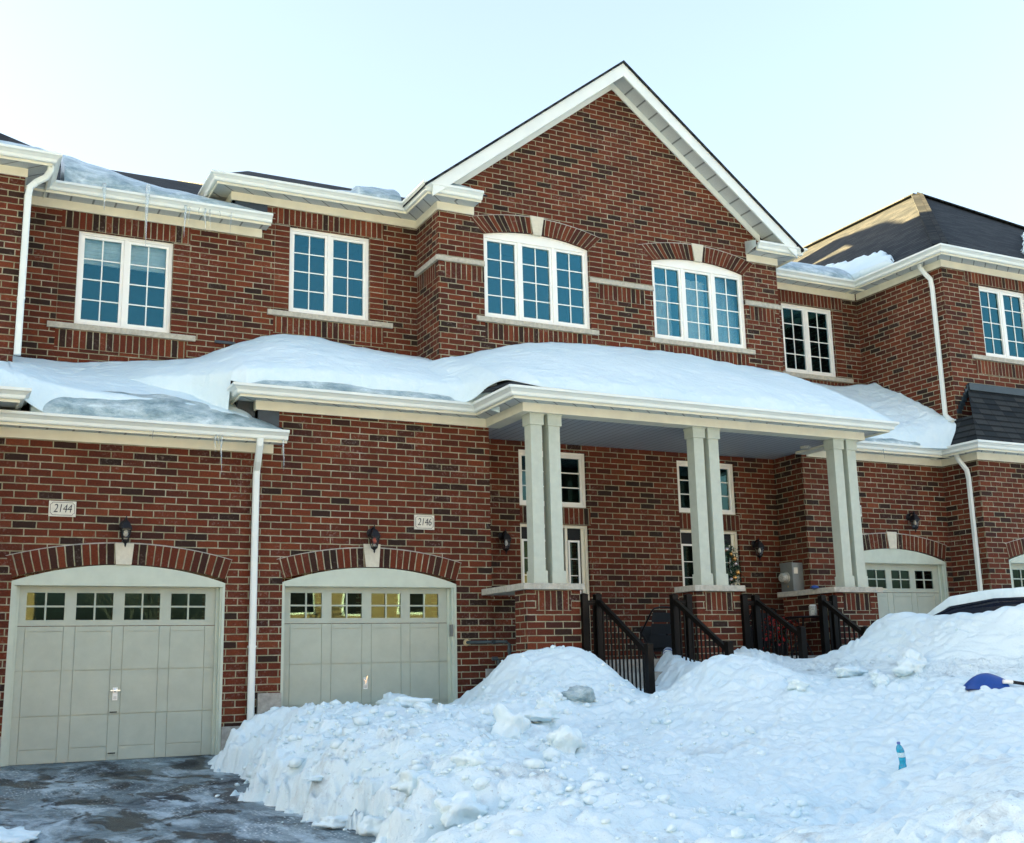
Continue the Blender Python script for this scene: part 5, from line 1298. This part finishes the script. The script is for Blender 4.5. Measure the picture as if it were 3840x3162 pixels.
# snow on the car
def car_snow():
    xs = np.linspace(12.02, 13.58, 60); ys = np.linspace(8.8, 12.6, 110); X, Y = np.meshgrid(xs, ys)
    zz = -.72+np.interp(Y-.3, [8.45, 8.75, 9.3, 10.2, 10.95, 11.75, 12.3], [.97, 1.20, 1.39, 1.41, 1.345, .96, .90])
    e = np.minimum(1, np.minimum(X-12.02, 13.58-X)/.16); e = np.minimum(e, np.minimum(Y-8.8, 12.6-Y)/.2); e = np.clip(e, 0, 1)
    T = .12*e**.5*(1+.25*fbm(X*2, Y*2, 3, 5))
    ins = np.where(Y < 11.6, .0, 0)
    tag(grid_mesh('car_snow', X+np.where(X < 12.8, .12, -.12)*(zz > -.0-.0)*(1-e), Y, zz+T, 'rsnow', bottom=zz-.004), 'smooth cap of snow on the roof of the dark car', 'snow')
car_snow()

# ------------------------------------------------------------------ icicles
rnd = random.Random(3)
def icicle(x, y, z, ln, r0, label):
    mb = MB(); n = 9; path = []; sc_ = []
    for i in range(n+1):
        f_ = i/n; path.append((x+.006*math.sin(f_*5+x*9), y+.004*math.sin(f_*7), z-ln*f_)); sc_.append(max(.06, (1-f_)**.85*(1+.12*math.sin(f_*22+x*5))))
    mb.pipe(path, r0, 8, scales=sc_)
    o = mb.build('icicle', 'icicle', smooth=True); tag(o, label, 'icicle', 'icicles hanging from the gutters')
for x, y, z, ln, r_, lb in ((1.78, 15.98, 6.72, .40, .030, 'short icicle nearest the upper left downspout'), (2.36, 15.98, 6.80, .98, .032, 'longest icicle, hanging in front of the left upper window'), (2.90, 16.04, 6.60, .50, .020, 'thick icicle at the right corner of the left upper window'),
    (2.96, 16.05, 6.60, .30, .010, 'thin icicle next to the thick one by the left upper window'), (3.19, 16.05, 6.60, .36, .016, 'icicle midway between window and end of the upper left gutter'), (3.26, 16.05, 6.60, .34, .010, 'thin crooked icicle near the end of the upper left gutter'), (3.10, 16.05, 6.60, .14, .008, 'tiny icicle under the upper left gutter'), (3.40, 16.05, 6.60, .12, .007, 'tiniest icicle under the upper left gutter'),
    (3.56, 16.05, 6.60, .33, .009, 'last thin icicle at the right end of the upper left gutter'), (3.06, 14.28, 2.90, .22, .013, 'short icicle left of the centre downspout'), (3.14, 14.28, 2.90, .50, .015, 'long thin icicle just left of the centre downspout'), (3.10, 14.28, 2.90, .16, .008, 'thin icicle between two others by the centre downspout'),
    (3.93, 14.28, 2.90, .42, .015, 'icicle at the right end of the lower left gutter, right of the downspout'), (2.30, 14.28, 2.90, .12, .008, 'tiny icicle under the lower gutter above the 2144 garage'), (14.42, 14.44, 3.46, .18, .010, 'small icicle beside the right-hand porch columns')):
    icicle(x, y, z, ln, r_, lb)

# ------------------------------------------------------------------ houses across the street (behind the camera, seen in the glass)
for i, (x0, x1) in enumerate(((-16.5, -7), (-5.5, 4.2), (14.5, 25.5), (28, 38))):
    H = thing('house_across', ((x0+x1)/2, -27, -1.6), ('tan brick house across the street, ' + ('far left', 'left of centre', 'right of centre', 'far right')[i]), 'house', 'houses across the street')
    mb = MB(); mb.box(x0, x1, -36, -27, -1.6, 5.2); mb.build('wall', 'tan', H)
    roof(H, [[(x0-.4, -26.5, 5.1), (x1+.4, -26.5, 5.1), ((x0+x1)/2+2, -31.5, 8.4), ((x0+x1)/2-2, -31.5, 8.4)], [(x0-.4, -26.5, 5.1), ((x0+x1)/2-2, -31.5, 8.4), (x0-.4, -36.5, 5.1)], [(x1+.4, -26.5, 5.1), (x1+.4, -36.5, 5.1), ((x0+x1)/2+2, -31.5, 8.4)]])
    for xw in (x0+1.2, x0+4.2, x0+7.2):
        for zw in (-.6, 2.6):
            b = MB(); b.box(xw, xw+1.5, -27.05, -26.99, zw, zw+1.5); b.build('window_frame', 'pvc', H)
            b = MB(); b.box(xw+.1, xw+1.4, -26.985, -26.98, zw+.1, zw+1.4); b.build('window', 'black', H)

# bare tree across the street, also only seen in the garage glass
TR = thing('bare_tree', (8.2, -23, -1.6), 'bare winter tree across the street', 'tree')
mb = MB(); rnd = random.Random(9)
def branch(p, d, ln, r, dep):
    q = p+d*ln; mb.pipe([p, (p+q)/2+Vector((rnd.uniform(-1, 1), rnd.uniform(-1, 1), 0))*ln*.05, q], r, 5, scales=[1, .8, .6])
    if dep == 0: return
    for k in range(3):
        e = (d+Vector((rnd.uniform(-1, 1), rnd.uniform(-1, 1), rnd.uniform(-.1, .6)))*.75).normalized(); branch(p+d*ln*rnd.uniform(.55, 1), e, ln*rnd.uniform(.6, .8), r*.6, dep-1)
branch(Vector((8.2, -23, -1.6)), Vector((0, 0, 1)), 2.6, .14, 5)
mb.build('trunk', 'dark', TR)

# ------------------------------------------------------------------ camera, light
cam = bpy.data.cameras.new('Camera'); co = bpy.data.objects.new('Camera', cam); C.objects.link(co)
yaw, pit, rol = R(26.83745), R(11.91357), R(-1.30695)
fw = Vector((math.sin(yaw)*math.cos(pit), math.cos(yaw)*math.cos(pit), math.sin(pit)))
r_ = Vector((math.cos(yaw), -math.sin(yaw), 0)); u_ = r_.cross(fw)
r2 = r_*math.cos(rol)+u_*math.sin(rol); u2 = -r_*math.sin(rol)+u_*math.cos(rol)
co.matrix_world = Matrix(((r2.x, u2.x, -fw.x, 0), (r2.y, u2.y, -fw.y, 0), (r2.z, u2.z, -fw.z, 0), (0, 0, 0, 1)))
cam.sensor_width = 36; cam.lens = 1150.24/1024*36; cam.clip_start = .05; cam.clip_end = 2000
sc.camera = co

EL, AZ = 4.5, -64.0      # sun elevation; azimuth measured from +Y towards +X
sd = Vector((math.sin(R(AZ))*math.cos(R(EL)), math.cos(R(AZ))*math.cos(R(EL)), math.sin(R(EL))))
sun = bpy.data.lights.new('Sun', 'SUN'); sun.energy = 5.0; sun.angle = R(.5); sun.color = (1.0, .72, .36)
so = bpy.data.objects.new('Sun', sun); C.objects.link(so); so.rotation_euler = sd.to_track_quat('Z', 'Y').to_euler()
w = bpy.data.worlds.new('World'); sc.world = w; w.use_nodes = True
nt = w.node_tree; nt.nodes.clear()
sky = nt.nodes.new('ShaderNodeTexSky'); sky.sky_type = 'NISHITA'; sky.sun_disc = False
sky.sun_elevation = R(EL); sky.sun_rotation = R(AZ); sky.air_density = 1.0; sky.dust_density = 6.0; sky.ozone_density = 2.3; sky.altitude = 100
bg = nt.nodes.new('ShaderNodeBackground'); bg.inputs[1].default_value = .055
wo = nt.nodes.new('ShaderNodeOutputWorld'); hs = nt.nodes.new('ShaderNodeHueSaturation'); hs.inputs['Saturation'].default_value = .66; hs.inputs['Value'].default_value = 1.0; nt.links.new(sky.outputs[0], hs.inputs['Color']); nt.links.new(hs.outputs[0], bg.inputs[0]); nt.links.new(bg.outputs[0], wo.inputs[0])
sc.view_settings.view_transform = 'Standard'; sc.view_settings.look = 'None'; sc.view_settings.exposure = 4.72; sc.view_settings.gamma = 1
sc.cycles.use_denoising = True
sc.cycles.max_bounces = 7; sc.cycles.transparent_max_bounces = 8
